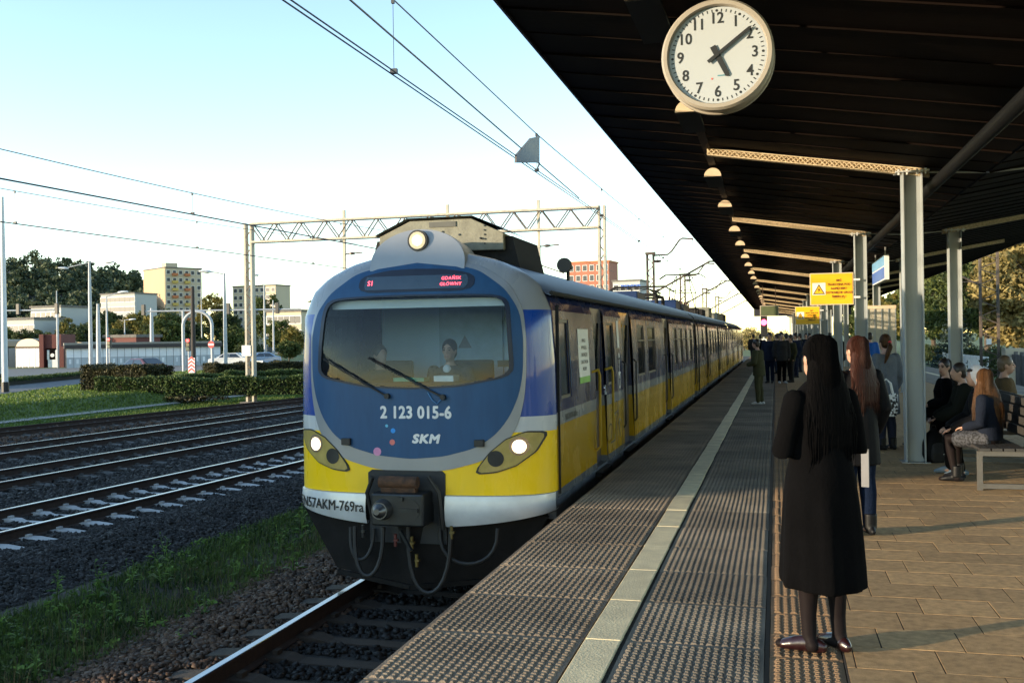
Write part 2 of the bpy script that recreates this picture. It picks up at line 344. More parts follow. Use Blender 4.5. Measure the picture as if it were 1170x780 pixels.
def track(label, fx, y0, y1, msl, mtop=m_railtop, rot=0.03):
    t = thing('railway_track', label, 'track', (fx(15), 15, -1.15))
    ys = np.arange(y0, y1 + .1, 2.0)
    for s in (-1, 1):
        b = MB(); prof = [(-.075, -1.13), (-.07, -1.115), (-.012, -1.10), (-.012, -1.0), (-.036, -.985), (-.036, -.962), (-.030, -.958), (.030, -.958), (.036, -.962), (.036, -.985), (.012, -1.0), (.012, -1.10), (.07, -1.115), (.075, -1.13)]
        b.rings([[(fx(y) + s * .752 + x, y, z) for x, z in prof] for y in ys], closed=False)
        for i in range(len(b.f)):
            j = i % (len(prof) - 1)
            b.fm[i] = 1 if 5 <= j <= 7 else 0
        b.build('rail', [m_rust, mtop], t)
    b = MB()
    for sx in (-1, 1):
        A = [(sx * q, -.13) for q in (.42, 1.28)]; 
    P0 = [(-1.3, -.13, -.2), (1.3, -.13, -.2), (1.3, .13, -.2), (-1.3, .13, -.2)]
    secs = []
    for x, h, w in ((-1.30, -.004, .115), (-.98, .028, .105), (-.52, .022, .10), (-.4, -.012, .085), (.4, -.012, .085), (.52, .022, .10), (.98, .028, .105), (1.30, -.004, .115)):
        secs.append([(x, -w - .03, -.2), (x, -w, h), (x, w, h), (x, w + .03, -.2)])
    b.rings(secs, closed=True, cap0=True, cap1=True)
    for sx in (-.752, .752):
        for dx in (-.11, .11): b.obox((sx + dx, 0, .04), (.05, .09, .05))
    me = b.mesh('sleeper'); me.materials.append(msl)
    y = y0
    while y < min(y1, 62):
        o = link('sleeper', me, t); o.location = (fx(y) - fx(15), y - 15, .022); o.rotation_euler = (0, 0, -(fx(y + .5) - fx(y - .5)) + random.uniform(-.008, .008)); y += 0.6
    return t
track('platform-side track with bright rails running under the train front', f1, 2, 120, m_sleeper_w)
track('railway track with pale grey concrete sleepers beside the weeds', f2, 2, 120, m_sleeper)
track('dark ballasted track next to the pale sleeper track', f3, 5, 120, m_sleeper_d)
track('bluish dark track beyond the middle ballast', f4, 8, 120, m_sleeper_d)
track('rusty unused track beside the lattice mast and lawn', f5, 12, 48, m_sleeper_d, m_rust)

# ---- ballast stones
def stones(name, n, xr, yr, fx, size, zf, mat, skip=None, ypow=1.0):
    y = yr[0] + (yr[1] - yr[0]) * rng.random(n) ** ypow
    x = xr[0] + (xr[1] - xr[0]) * rng.random(n)
    if skip is not None:
        k = ~skip(x, y); x, y = x[k], y[k]
    n = len(x)
    base = np.array([(-1, -1, -1), (1, -1, -1), (1, 1, -1), (-1, 1, -1), (-1, -1, 1), (1, -1, 1), (1, 1, 1), (-1, 1, 1)]) * .66
    fc = np.array([(0, 2, 1), (0, 3, 2), (4, 5, 6), (4, 6, 7), (0, 1, 5), (0, 5, 4), (1, 2, 6), (1, 6, 5), (2, 3, 7), (2, 7, 6), (3, 0, 4), (3, 4, 7)])
    sz = size * (0.55 + 0.8 * rng.random(n) ** 1.5)
    V = base[None] * (1 + 1.0 * (rng.random((n, 8, 3)) - .55)) * sz[:, None, None] * np.array((1, 1, .72))
    a = rng.random(n) * 6.28; ca, sa = np.cos(a), np.sin(a); tl = (rng.random(n) - .5) * 2.6; ct, st = np.cos(tl), np.sin(tl)
    X = V[:, :, 0] * ca[:, None] - V[:, :, 1] * sa[:, None]; Y = V[:, :, 0] * sa[:, None] + V[:, :, 1] * ca[:, None]; Z = V[:, :, 2]
    Y2 = Y * ct[:, None] - Z * st[:, None]; Z2 = Y * st[:, None] + Z * ct[:, None]
    wx = x + np.array([fx(q) for q in y]); wz = np.array([zf(q) for q in x]) + rng.random(n) * .02
    V = np.stack([X + wx[:, None], Y2 + y[:, None], Z2 + wz[:, None]], 2).reshape(-1, 3)
    Fq = (fc[None] + (np.arange(n) * 8)[:, None, None]).reshape(-1, 3)
    return tag(npmesh(name, V, Fq, mat), kind='stuff')
def prof_z(pr):
    xs = [p[0] for p in pr]; zs = [p[1] for p in pr]
    return lambda q: float(np.interp(q, xs, zs))
def sk(x, y):
    dy = np.abs((y - 2.0 + .3) % .6 - .3); r = np.zeros(len(x), bool)
    for c in (0,): r |= (np.abs(x - c) < 1.31) & (dy < .15)
    for c in (-.752, .752): r |= np.abs(x - c) < .10
    return r
def sk2(x, y):
    r = sk(x, y)
    for c in (-4.16, -8.25):
        for d in (-.752, .752): r |= np.abs(x - c - d) < .10
        r |= (np.abs(x - c) < 1.25) & (rng.random(len(x)) < .35)
    return r
zp2 = prof_z([(-9.9, -1.30), (-9.6, -1.15), (1.9, -1.15), (3.0, -1.37)])
stones('ballast_stones', 30000, (1.15, 3.0), (6.5, 24), f2, .036, zp2, m_stone, sk, 1.5)
stones('ballast_stones', 6500, (1.15, 2.9), (24, 50), f2, .07, zp2, m_stone, sk)
stones('ballast_stones', 22000, (-2.1, 1.3), (9, 36), f2, .044, zp2, m_stone, sk2, 1.3)
stones('ballast_stones', 24000, (-9.9, -1.6), (13, 46), f2, .058, zp2, m_stone, sk2, 1.2)
stones('ballast_stones', 2600, (-10.6, -9.3), (16, 46), f2, .10, zp2, m_stone_l, None, 1.1)
stones('ballast_stones', 7000, (-2.3, 2.4), (22, 48), f5, .075, prof_z([(-2.4, -1.32), (-1.6, -1.155), (1.6, -1.155), (2.5, -1.32)]), m_stone_b, sk)
stones('ballast_stones', 13000, (-2.75, -.6), (5.2, 13), f1, .034, prof_z([(-2.9, -1.36), (-1.75, -1.15), (1.6, -1.15)]), m_stone_b, sk, 1.2)
stones('ballast_stones', 7000, (-.7, 1.3), (5.2, 13), f1, .034, lambda q: -1.15, leafmat('dark_ballast_stone', (.004, .004, .004), (.016, .014, .013), 3.0, 0), sk, 1.2)  # much darker stones between the rails of the platform track

# ---- weeds and grass between the tracks
m_weed = leafmat('weed_green', (0.015, 0.034, 0.008), (0.095, 0.145, 0.028), 1.2, .3)
m_dry = leafmat('dry_grass', (0.05, 0.043, 0.02), (0.16, 0.13, 0.06), 2.0, .3)
m_leafy = leafmat('leafy_weed_green', (0.055, 0.11, 0.022), (0.16, 0.26, 0.055), 3.0, .35)
strip([(-5.1, -1.345), (-4.2, -1.325), (-3.3, -1.32), (-2.6, -1.345)], f1, 'verge', m_soil, ys=np.arange(2, 40, 2.))
def blades(name, n, xr, yr, h, w, mat, dens=None, kind='stuff', bend=.5, z0=-1.33, ypow=1.4, zf=None):
    x = xr[0] + (xr[1] - xr[0]) * rng.random(n); y = yr[0] + (yr[1] - yr[0]) * rng.random(n) ** ypow
    if dens is not None:
        k = rng.random(n) < dens(x, y); x, y = x[k], y[k]
    n = len(x); a = rng.random(n) * 6.28; hh = h * (.35 + .9 * rng.random(n)); b = bend * (rng.random(n) - .2)
    dx, dy = np.cos(a), np.sin(a); V = np.zeros((n, 5, 3)); w = w * (.6 + .8 * rng.random(n))
    for i, (fz, fw, fb) in enumerate(((0, 1, 0), (0, -1, 0), (.55, .8, .3), (.55, -.8, .3), (1, 0, 1))):
        V[:, i, 0] = x - dy * w * fw / 2 + dx * hh * b * fb; V[:, i, 1] = y + dx * w * fw / 2 + dy * hh * b * fb; V[:, i, 2] = (zf(x) if zf is not None else z0) + hh * fz * (1 - .25 * fb * np.abs(b))
    t = np.array([(0, 1, 3), (0, 3, 2), (2, 3, 4)]); Fq = (t[None] + (np.arange(n) * 5)[:, None, None]).reshape(-1, 3)
    o = npmesh(name, V.reshape(-1, 3), Fq, mat)
    return tag(o, kind=kind) if kind else o
cl = rng.random((90, 3)); 
def clump(x, y):
    d = np.zeros(len(x))
    for cx, cy, cr in cl:
        X0 = -9.0 + cx * 3.6 + .2; Y0 = 6.5 + cy * 13; s = .25 + .5 * cr
        d = np.maximum(d, np.exp(-((x - X0) ** 2 + (y - Y0) ** 2) / (2 * s * s)))
    return .06 + d * .9
def clump2(x, y): return np.clip(clump(x, y) ** 1.6, 0, 1) * .9 + .02
blades('weed_grass', 52000, (-8.2, -5.9), (6.0, 20), .13, .010, m_weed, clump2, bend=1.3)
blades('dry_grass', 4500, (-6.8, -5.6), (6.0, 14), .17, .005, m_dry, clump2, bend=1.3)
blades('dry_grass', 500, (-7.2, -5.8), (6.0, 14), .42, .004, m_dry, None, bend=.8)
def leaf_patch(n, per, size, mat, hmax):
    cs, rr = [], []
    while len(cs) < n:
        x = rng.uniform(-8.2, -5.9); y = 6.0 + 14 * rng.random() ** 1.5
        if rng.random() < clump(np.array([x]), np.array([y]))[0] ** 2:
            cs.append((x, y, -1.33 + hmax * rng.random())); rr.append((.10, .10, .05))
    d = leaves(cs, rr, per, size); tag(npmesh('weed_leaves', d, quads(d), mat), kind='stuff')
leaf_patch(620, 24, .020, m_weed, .08); leaf_patch(110, 20, .024, m_leafy, .12); leaf_patch(160, 16, .018, m_dry, .05)
def weed(loc, h, n, mat, label):
    t = thing('weed_plant', label, 'plant', loc, random.random() * 6, 'leafy weeds growing beside the ballast')
    b = MB(); lv = MB(); 
    for k in range(max(1, n // 9)):
        a = random.random() * 6.28; q = random.uniform(.0, .3) * h; top = (q * math.cos(a), q * math.sin(a), h * random.uniform(.75, 1))
        b.tube([(0, 0, -.02), (top[0] * .4, top[1] * .4, top[2] * .5), top], [.006, .005, .002], 5)
        for i in range(9):
            z = .15 + .85 * i / 8; px, py, pz = top[0] * z, top[1] * z, top[2] * z; aa = i * 2.4 + random.random(); L_ = h * random.uniform(.22, .36) * (1.15 - .6 * z); w = L_ * .32
            dx, dy = math.cos(aa), math.sin(aa); up = random.uniform(.1, .5)
            lv.add([(px, py, pz), (px + dx * L_ * .5 - dy * w / 2, py + dy * L_ * .5 + dx * w / 2, pz + L_ * up), (px + dx * L_, py + dy * L_, pz + L_ * up * .6), (px + dx * L_ * .5 + dy * w / 2, py + dy * L_ * .5 - dx * w / 2, pz + L_ * up)], [(0, 1, 2, 3)])
    b.build('stem', mat, t, local=True); lv.build('foliage', mat, t, local=True); return t
wl = 'leafy green weed growing between the ballast and the platform track'
for u, v, h in ((112, 668, .55), (150, 650, .40), (185, 650, .52), (190, 620, .40), (65, 665, .42), (20, 720, .35), (235, 690, .35), (300, 640, .4), (345, 600, .62), (320, 610, .45), (130, 690, .38), (85, 720, .36), (270, 640, .38), (215, 730, .3), (40, 760, .36), (335, 640, .5), (170, 700, .32), (280, 600, .35)):
    p = onZ(u, v + 22, -1.33); weed((p.x, p.y, -1.335), h, 27, m_leafy, wl)

# ================================================================ platform
plat = tag(MB().box(-1.97, 7.25, -8, 112, -1.4, -.055).build('platform', m_conc), kind='structure')
def knob_slab(w, l, nx, ny, h=.009, rec=.018):
    b = MB(); b.box(-w / 2, w / 2, -l / 2, l / 2, -.055, -h)
    x0, x1, y0, y1 = -w / 2 + rec, w / 2 - rec, -l / 2 + rec, l / 2 - rec; px, py = (x1 - x0) / nx, (y1 - y0) / ny
    for i in range(nx):
        for j in range(ny):
            cx, cy = x0 + (i + .5) * px, y0 + (j + .5) * py; a, c = px * .46, py * .46; a2, c2 = px * .20, py * .24
            if (i + j) % 2: a, a2 = a * .62, a2 * .6
            b.add([(cx - a, cy - c, -h), (cx + a, cy - c, -h), (cx + a, cy + c, -h), (cx - a, cy + c, -h), (cx - a2, cy - c2, 0), (cx + a2, cy - c2, 0), (cx + a2, cy + c2, 0), (cx - a2, cy + c2, 0)],
                  [(4, 5, 6, 7), (0, 1, 5, 4), (1, 2, 6, 5), (2, 3, 7, 6), (3, 0, 4, 7)])
    return b.mesh('slab')
def flat_slab(w, l, t=.055, bev=.004):
    b = MB(); q = bev
    b.rings([[(-w/2, -l/2, -t), (w/2, -l/2, -t), (w/2, l/2, -t), (-w/2, l/2, -t)], [(-w/2, -l/2, -q), (w/2, -l/2, -q), (w/2, l/2, -q), (-w/2, l/2, -q)], [(-w/2+q, -l/2+q, 0), (w/2-q, -l/2+q, 0), (w/2-q, l/2-q, 0), (-w/2+q, l/2-q, 0)]], True, True, True)
    return b.mesh('slab')
def row(name, me, mat, x, y0, dl, y1, jit=.004):
    me.materials.append(mat); y = y0
    while y < y1:
        o = link(name, me, plat); o.location = (x + random.uniform(-jit, jit), y + random.uniform(-jit, jit), random.uniform(-.003, .002)); o.rotation_euler = (random.uniform(-.002, .002), random.uniform(-.002, .002), random.uniform(-.003, .003)); y += dl
DL = .84; Y0 = 5.40 + DL / 2 - 3 * DL
row('edge_slab', knob_slab(.94, DL - .012, 20, 20), m_slab, -1.52, Y0, DL, 110)
row('line_slab', flat_slab(.195, DL - .010), m_line, -.938, Y0, DL, 110, .003)
row('tactile_slab', knob_slab(.735, DL - .012, 17, 20), m_slab2, -.452, Y0 + .02, DL, 110)
row('brown_slab', knob_slab(.36, .408, 7, 12), m_tact, .128, 3.0, .42, 100, .002)
MB().box(-.078, -.056, -6, 111, -.055, -.0125).build('joint_strip', m_ink, plat)
# pavers: those in view one by one, the rest joined
PW, PL = .412, .362
pm = flat_slab(PW - .007, PL - .007, .05, .0006); pm.materials.append(m_paver)
rest = MB(); r_i = 0; y = 4.30; cnt = 0
while y < 111:
    sh = (-.37 * r_i) % 1 * PW; x = .318 - sh
    while x < 4.9:
        xa, xb = max(x, .318), min(x + PW, 4.9)
        if xb - xa > .03:
            vis = y < 15.6 and xa < .245 * y + .1
            if vis and xb - xa > PW - .01 and cnt < 300:
                o = link('paver', pm, plat); o.location = ((xa + xb) / 2, y, random.uniform(-.0008, .0006)); o.rotation_euler = (random.uniform(-.0012, .0012), random.uniform(-.0012, .0012), random.uniform(-.006, .006)); cnt += 1
            elif vis: rest.box(xa + .004, xb - .004, y - PL/2 + .004, y + PL/2 - .004, -.05, -.001)
            else: rest.box(xa + .004, xb - .004, y - PL/2 + .004, y + PL/2 - .004, -.05, -.001 + random.uniform(-.001, .0005))
        x += PW
    y += PL; r_i += 1
tag(rest.build('paver_field', m_paver, plat), kind='stuff')
MB().box(.312, 4.91, -7.9, 111.5, -.054, -.0032).build('joint_sand', m_joint, plat); MB().box(-1.96, .31, -7.9, 111.5, -.0545, -.017).build('joint_mortar', m_joint, plat)
far = MB(); y = 4.5
while y < 110:
    for xa, xb in ((4.93, 5.27), (5.29, 6.02), (6.24, 7.22)): far.box(xa, xb, y, y + DL - .012, -.05, -.002)
    y += DL
tag(far.build('slab_field', m_slab2, plat), kind='stuff')
MB().box(6.04, 6.22, -6, 111, -.05, 0.0).build('line_strip', m_line, plat)

# ================================================================ canopy
VX = 2.6
def zs(x): return 3.80 + .16 * (1.7 - x) if x <= VX else 3.80 + .16 * (1.7 - (2 * VX - x))
XE = -2.15
can = thing('platform_canopy', 'long dark brown butterfly canopy roof over the platform', 'canopy', (VX, 50, 0))
for s in (0, 1):
    b = MB(); x0, x1 = (XE, VX - .02) if not s else (VX + .02, 2 * VX - XE); w = .69
    za, zb = zs(x0), zs(x1)
    b.add([(x0, 0, za), (x1, 0, zb), (x1, w, zb), (x0, w, za), (x0, 0, za + .035), (x1, 0, zb + .035), (x1, w, zb + .035), (x0, w, za + .035)], [(0, 3, 2, 1), (4, 5, 6, 7), (0, 1, 5, 4), (1, 2, 6, 5), (2, 3, 7, 6), (3, 0, 4, 7)])
    b.add([(x0, 0, za - .014), (x1, 0, zb - .014), (x1, .016, zb - .014), (x0, .016, za - .014), (x0, 0, za - .0005), (x1, 0, zb - .0005), (x1, .016, zb - .0005), (x0, .016, za - .0005)], [(0, 3, 2, 1), (0, 1, 5, 4), (1, 2, 6, 5), (2, 3, 7, 6), (3, 0, 4, 7)])
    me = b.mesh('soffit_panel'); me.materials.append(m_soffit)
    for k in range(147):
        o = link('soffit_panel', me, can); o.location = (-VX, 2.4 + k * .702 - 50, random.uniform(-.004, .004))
    b = MB(); b.add([(x0, 2.3, za + .045), (x1, 2.3, zb + .045), (x1, 105.7, zb + .045), (x0, 105.7, za + .045), (x0, 2.3, za + .16), (x1, 2.3, zb + .16), (x1, 105.7, zb + .16), (x0, 105.7, za + .16)], [(0, 3, 2, 1), (4, 5, 6, 7), (0, 1, 5, 4), (1, 2, 6, 5), (2, 3, 7, 6), (3, 0, 4, 7)])
    b.build('roof_deck', m_deck, can)
    xf = XE if not s else 2 * VX - XE; sg = -1 if not s else 1
    MB().box(min(xf, xf + sg * .02), max(xf, xf + sg * .02), 2.25, 105.75, za - .03 if not s else zb - .03, (za if not s else zb) + .18).build('fascia', m_fascia, can)
MB().box(XE, 2 * VX - XE, 105.72, 105.74, 3.62, 4.5).build('end_fascia', m_fascia, can)
colY = [13.68 + 8.05 * k for k in range(-1, 12)]
def column(x, y, label):
    t = thing('canopy_column', label, 'column', (x, y, 0), 0, 'grey steel columns of the canopy')
    h = 3.70
    MB().box(-.12, -.103, -.12, .12, .012, h).build('flange', m_col, t, local=True, bevel=.002)
    MB().box(.103, .12, -.12, .12, .012, h).build('flange', m_col, t, local=True, bevel=.002)
    MB().box(-.103, .103, -.006, .006, .012, h).build('web', m_col, t, local=True)
    MB().box(-.17, .17, -.15, .15, 0.002, .012).build('base_plate', m_steel, t, local=True)
    b = MB(); b.box(-.2, .2, -.13, .13, h, h + .018)
    b.build('top_plate', m_white, t, local=True)
    b = MB()
    for dx in (-.16, -.06, .06, .16): b.cyl((dx, -.10, h - .03), (dx, -.10, h + .04), .014, n=6)
    b.build('bolts', m_white, t, local=True)
    return t
pl_ = column(1.705, colY[1], 'grey steel H-section column standing on the tan pavers under the canopy')
pr_ = column(3.50, colY[2], 'grey steel H-section column standing on the tan pavers under the canopy')
ORD = ['first', 'second', 'third', 'fourth', 'fifth', 'sixth', 'seventh', 'eighth', 'ninth', 'tenth', 'eleventh', 'twelfth', 'thirteenth']
for k, y in enumerate(colY):
    c = pl_ if k == 1 else copy_tree(pl_); c.location = (1.705, y, 0); c['label'] = 'grey steel H-section column in the row nearer the train, %s counted from the clock' % ORD[k]
    c = pr_ if k == 2 else copy_tree(pr_); c.location = (3.50, y, 0); c['label'] = 'grey steel H-section column in the row behind the benches, %s counted from the clock' % ORD[k]
def beam(y):
    t = thing('canopy_beam', 'sunlit cream lattice-faced canopy beam on top of its column', 'beam', (1.7, y, 3.72), 0, 'cream beams under the canopy')
    x0, x1 = -.86, 1.92; za, zb = zs(x0) - .03, zs(x1) - .03
    h0, h1 = .095, .10
    b = MB()
    for lo, hi in ((0, .016), (1, 1)):
        pass
    A = lambda x, dz, yy: (x, yy, np.interp(x, (x0, x1), (za, zb)) - dz)
    b.prism([A(x0, 0, y - .05), A(x0, 0, y + .05), A(x0, .014, y + .05), A(x0, .014, y - .05)], [A(x1, 0, y - .05), A(x1, 0, y + .05), A(x1, .014, y + .05), A(x1, .014, y - .05)])
    b.prism([A(x0, h0 - .014, y - .05), A(x0, h0 - .014, y + .05), A(x0, h0, y + .05), A(x0, h0, y - .05)], [A(x1, h1 - .014, y - .05), A(x1, h1 - .014, y + .05), A(x1, h1, y + .05), A(x1, h1, y - .05)])
    b.build('flanges', m_beam, t)
    w = MB(); w.prism([A(x0, .014, y - .01), A(x0, .014, y + .03), A(x0, h0 - .014, y + .03), A(x0, h0 - .014, y - .01)], [A(x1, .014, y - .01), A(x1, .014, y + .03), A(x1, h1 - .014, y + .03), A(x1, h1 - .014, y - .01)])
    w.build('web', m_beam, t)
    l = MB(); n = 46
    for i in range(n):
        xa, xb = x0 + (x1 - x0) * i / n, x0 + (x1 - x0) * (i + 1) / n
        d = (.016, h0 - .018)
        l.bar(A(xa, d[i % 2], y - .03), A(xb, d[(i + 1) % 2], y - .03), .02, .012); l.bar(A(xa, d[(i + 1) % 2], y - .024), A(xb, d[i % 2], y - .024), .02, .010)
    l.build('lacing', m_beam, t)
    b = MB(); b.bar((1.9, y, 3.70), (VX, y, 3.66), .02, .02); b.bar((VX, y, 3.66), (3.3, y, 3.70), .02, .02); b.build('tie_rod', m_steel, t)
    r = MB(); xr0, xr1 = 2 * VX - 1.92, 2 * VX + .86
    r.prism([(xr0, y - .05, zs(xr0) - .03), (xr0, y + .05, zs(xr0) - .03), (xr0, y + .05, zs(xr0) - .12), (xr0, y - .05, zs(xr0) - .12)], [(xr1, y - .05, zs(xr1) - .03), (xr1, y + .05, zs(xr1) - .03), (xr1, y + .05, zs(xr1) - .12), (xr1, y - .05, zs(xr1) - .12)])
    r.build('rear_arm', m_beam, t)
    return t
bm0 = beam(colY[0])
bm0['label'] = 'cream lattice canopy beam carrying the round clock'
for k, y in enumerate(colY[1:]): c = copy_tree(bm0); c.location.y = y; c['label'] = 'sunlit cream lattice canopy beam on its column, %s beyond the clock' % ORD[k]
# lamps in a row under the soffit
LX = -.87; ZB = zs(LX) - .205
def lamp(y):
    t = thing('platform_lamp', 'half-round strip lamp hanging in the row under the canopy edge', 'lamp', (LX, y, ZB), 0, 'strip lamps in a row under the canopy')
    n = 12; ring = [(.125 * math.cos(math.pi * i / n), .125 * math.sin(math.pi * i / n) + .004) for i in range(n + 1)]
    A = [(x, 0, z) for x, z in ring]; B = [(x, 1.05, z) for x, z in ring]
    b = MB(); b.rings([A, B], closed=False); b.build('housing', m_lampd, t, local=True, smooth=True)
    b = MB(); b.prism([(x, -.012, z) for x, z in ring], [(x, 0, z) for x, z in ring]); b.build('end_cap', m_lampb, t, local=True)
    MB().box(-.122, .122, .0, 1.05, -.006, .003).build('diffuser', m_lampd, t, local=True)
    b = MB(); b.box(-.015, .015, .25, .27, .12, .205); b.box(-.015, .015, .82, .84, .12, .205); b.build('hanger', m_brown, t, local=True)
    return t
l0 = lamp(colY[0] + 1.35); l0['label'] = 'half-round strip lamp under the canopy hanging just beyond the clock'
for k, y in enumerate(colY):
    for d in (1.35, 5.0):
        if k == 0 and d == 1.35: continue
        if y + d > 104: continue
        c = copy_tree(l0); c.location.y = y + d; c['label'] = 'half-round strip lamp under the canopy, %s after the %s beam counted from the clock' % ('first' if d < 2 else 'second', ORD[k])
b = MB(); b.box(LX - .05, LX + .05, 3, 105, zs(LX) - .04, zs(LX) - .018)
tag(b.build('cable_tray', m_brown), 'brown cable tray running along the lamp row under the canopy', 'cable tray')
b = MB(); b.tube([(2.02, 3, 3.58), (2.02, 105, 3.58)], .075, 12)
tag(b.build('drain_pipe', M('dark_pipe', (.008, .0085, .010), None, .6, spec=.08), smooth=True), 'dark round drain pipe running along the canopy valley', 'pipe')

# ---- clock
CK = Vector((-.29, 5.70, 3.205)); CRD = .307
ck = thing('station_clock', 'round white station clock with black numerals hanging under the canopy', 'clock', CK, R(-2))
RG = lambda r, y, n=56: [(r * math.cos(2 * math.pi * i / n), y, r * math.sin(2 * math.pi * i / n)) for i in range(n)]
b = MB(); b.rings([RG(.268, -.066), RG(.275, -.085), RG(.295, -.085), RG(.307, -.07), RG(.307, -.045), RG(.298, -.04), RG(.298, .04), RG(.307, .045), RG(.307, .07), RG(.295, .085), RG(.27, .085)], True)
b.build('rim', m_rim, ck, local=True, smooth=True, ang=30)
b = MB(); b.rings([RG(.272, -.055), RG(.001, -.055)], True, False, True); b.rings([RG(.001, .055), RG(.272, .055)], True, True, False); b.build('dial', m_dial, ck, local=True)
b = MB()
for i in range(60):
    a = 2 * math.pi * i / 60; r = .247; cx, cz = r * math.sin(a), r * math.cos(a)
    if i % 5 == 0:
        n = 10; b.add([(cx + .0075 * math.cos(6.283 * j / n), -.0565, cz + .0075 * math.sin(6.283 * j / n)) for j in range(n)], [tuple(range(n))])
    else:
        l, w = .008, .0028; tx, tz = math.sin(a), math.cos(a)
        b.add([(cx + tx * l * p + tz * w * q, -.0565, cz + tz * l * p - tx * w * q) for p, q in ((-1, -1), (1, -1), (1, 1), (-1, 1))], [(0, 1, 2, 3)])
b.build('minute_marks', m_ink, ck, local=True)
for h in range(1, 13):
    a = 2 * math.pi * h / 12; r = .203; me = text_mesh(str(h), .086, bold=.0012, sx=.9, depth=.0008)
    for v in me.vertices: v.co = Vector((v.co.x + r * math.sin(a), -.0572 - v.co.z * .5, v.co.y + r * math.cos(a)))
    me.materials.clear(); me.materials.append(m_ink); link('numeral', me, ck)
def hand(name, ang, r0, r1, w0, w1, y):
    b = MB(); tx, tz = math.sin(ang), math.cos(ang)
    P = [(-r0, w0), (-r0, -w0), (r1 * .94, -w1), (r1, 0), (r1 * .94, w1)]
    A = [(tx * p + tz * q, y, tz * p - tx * q) for p, q in P]; B = [(x, y - .004, z) for x, y, z in A]
    b.prism(A, B); b.build(name, m_ink, ck, local=True)
hand('hour_hand', 2 * math.pi * (5.15 / 12), .055, .135, .0165, .0125, -.061)
hand('minute_hand', 2 * math.pi * (8.9 / 60), .062, .235, .0095, .0075, -.068)
b = MB(); b.cyl((0, -.055, 0), (0, -.076, 0), .011, n=14); b.build('hub', m_ink, ck, local=True)
b = MB(); b.box(.0, .04, -.0568, -.0562, -.117, -.110); b.build('maker_mark', M('teal_print', (.08, .25, .30), None, .5), ck, local=True)
b = MB(); b.add([(-.03 + .006 * math.cos(6.283 * j / 10), -.0568, -.128 + .006 * math.sin(6.283 * j / 10)) for j in range(10)], [tuple(range(10))]); b.build('maker_dot', M('red_print', (.6, .15, .12), None, .5), ck, local=True)
b = MB(); b.cyl((0, 0, .30), (0, 0, zs(CK.x) - CK.z - .01), .022, n=12); b.cyl((0, 0, zs(CK.x) - CK.z - .03), (0, 0, zs(CK.x) - CK.z + .01), .07, n=16); b.build('hanger', m_rim, ck, local=True, smooth=True)

# ---- signs under the canopy
m_yel = M('sign_yellow', (0.90, 0.48, 0.012), (0.80, 0.42, 0.012), 0.4, scale=3, contrast=.3)
m_redink = M('sign_dark_red', (0.16, 0.02, 0.012), None, 0.5)
m_bluesign = M('sign_blue', (0.05, 0.14, 0.50), (0.04, 0.11, 0.42), 0.35)
def warn(loc, label, scale=1.0, full=True):
    t = thing('warning_sign', label, 'sign', loc)
    w, h = .82, .62
    MB().box(-w/2 - .02, w/2 + .02, .0, .02, -h/2 - .02, h/2 + .02).build('frame', m_lampb, t, local=True)
    MB().box(-w/2, w/2, -.006, .0, -h/2, h/2).build('panel', m_yel, t, local=True)
    MB().box(-w/2 + .03, -w/2 + .29, -.010, -.0065, -.12, .13).build('pictogram_field', m_white, t, local=True)
    c = -w/2 + .16
    b = MB(); b.add([(c - .118, -.012, -.105), (c + .118, -.012, -.105), (c, -.012, .10)], [(0, 1, 2)]); b.build('triangle', m_ink, t, local=True)
    b = MB(); b.add([(c - .092, -.014, -.09), (c + .092, -.014, -.09), (c, -.014, .07)], [(0, 1, 2)]); b.build('triangle_field', m_yel, t, local=True)
    b = MB(); b.add([(c + x, -.016, z) for x, z in ((.012, .035), (-.025, -.02), (-.002, -.022), (-.014, -.07), (.026, -.005), (.004, -.004))], [(0, 1, 2, 3, 4, 5)]); b.build('lightning_bolt', m_ink, t, local=True)
    for i, s in enumerate(('SIEĆ', 'TRAKCYJNA POD', 'NAPIĘCIEM !', 'DOTKNIĘCIE GROZI', 'ŚMIERCIĄ !')):
        me = text_mesh(s, .058, bold=.0022, sx=.98, depth=.0008)
        for v in me.vertices: v.co = Vector((v.co.x + .145, -.0085 - v.co.z, v.co.y + .17 - i * .083))
        me.materials.clear(); me.materials.append(m_redink); link('lettering', me, t)
    MB().box(.03, .26, -.0085, -.0075, -.208, -.202).build('underline', m_redink, t, local=True)
    b = MB(); b.box(w/2 + .02, .50 + .06, .004, .016, .16, .20); b.box(w/2 + .02, .50 + .06, .004, .016, -.20, -.16); b.build('bracket', m_white, t, local=True)
    return t
warn((1.125, colY[2] - .14, 2.59), 'yellow high voltage warning sign with black triangle bolted to a grey column')
w2 = warn((1.12, colY[4] - .14, 2.35), 'small distant yellow warning sign seen past the grey columns')
t = thing('station_name_sign', 'blue and white station name sign hanging lengthwise under the canopy', 'sign', (2.5, 26, 3.2))
MB().box(-.05, .05, -1.5, 1.5, -.30, .28).build('panel', m_white, t, local=True)
MB().box(-.056, -.051, -1.47, 1.47, -.27, .0).build('blue_field', m_bluesign, t, local=True)
MB().box(-.056, -.051, -1.47, 1.47, .03, .25).build('blue_field', M('sign_light_blue', (.18, .42, .72), None, .35), t, local=True)
b = MB(); b.box(-.015, .015, -1.2, -1.17, .28, .55); b.box(-.015, .015, 1.17, 1.2, .28, .55); b.build('hanger', m_steel, t, local=True)
p = onY(879, 355, 48.)
t = thing('departure_display', 'grey green departure display hanging end-on under the canopy', 'display', p)
MB().box(-.42, .42, 0, .2, -.25, .25).build('casing', m_rim, t, local=True, bevel=.01)
MB().box(-.38, .38, -.006, 0, -.21, .21).build('screen', M('olive_screen', (.10, .12, .06), None, .3), t, local=True)
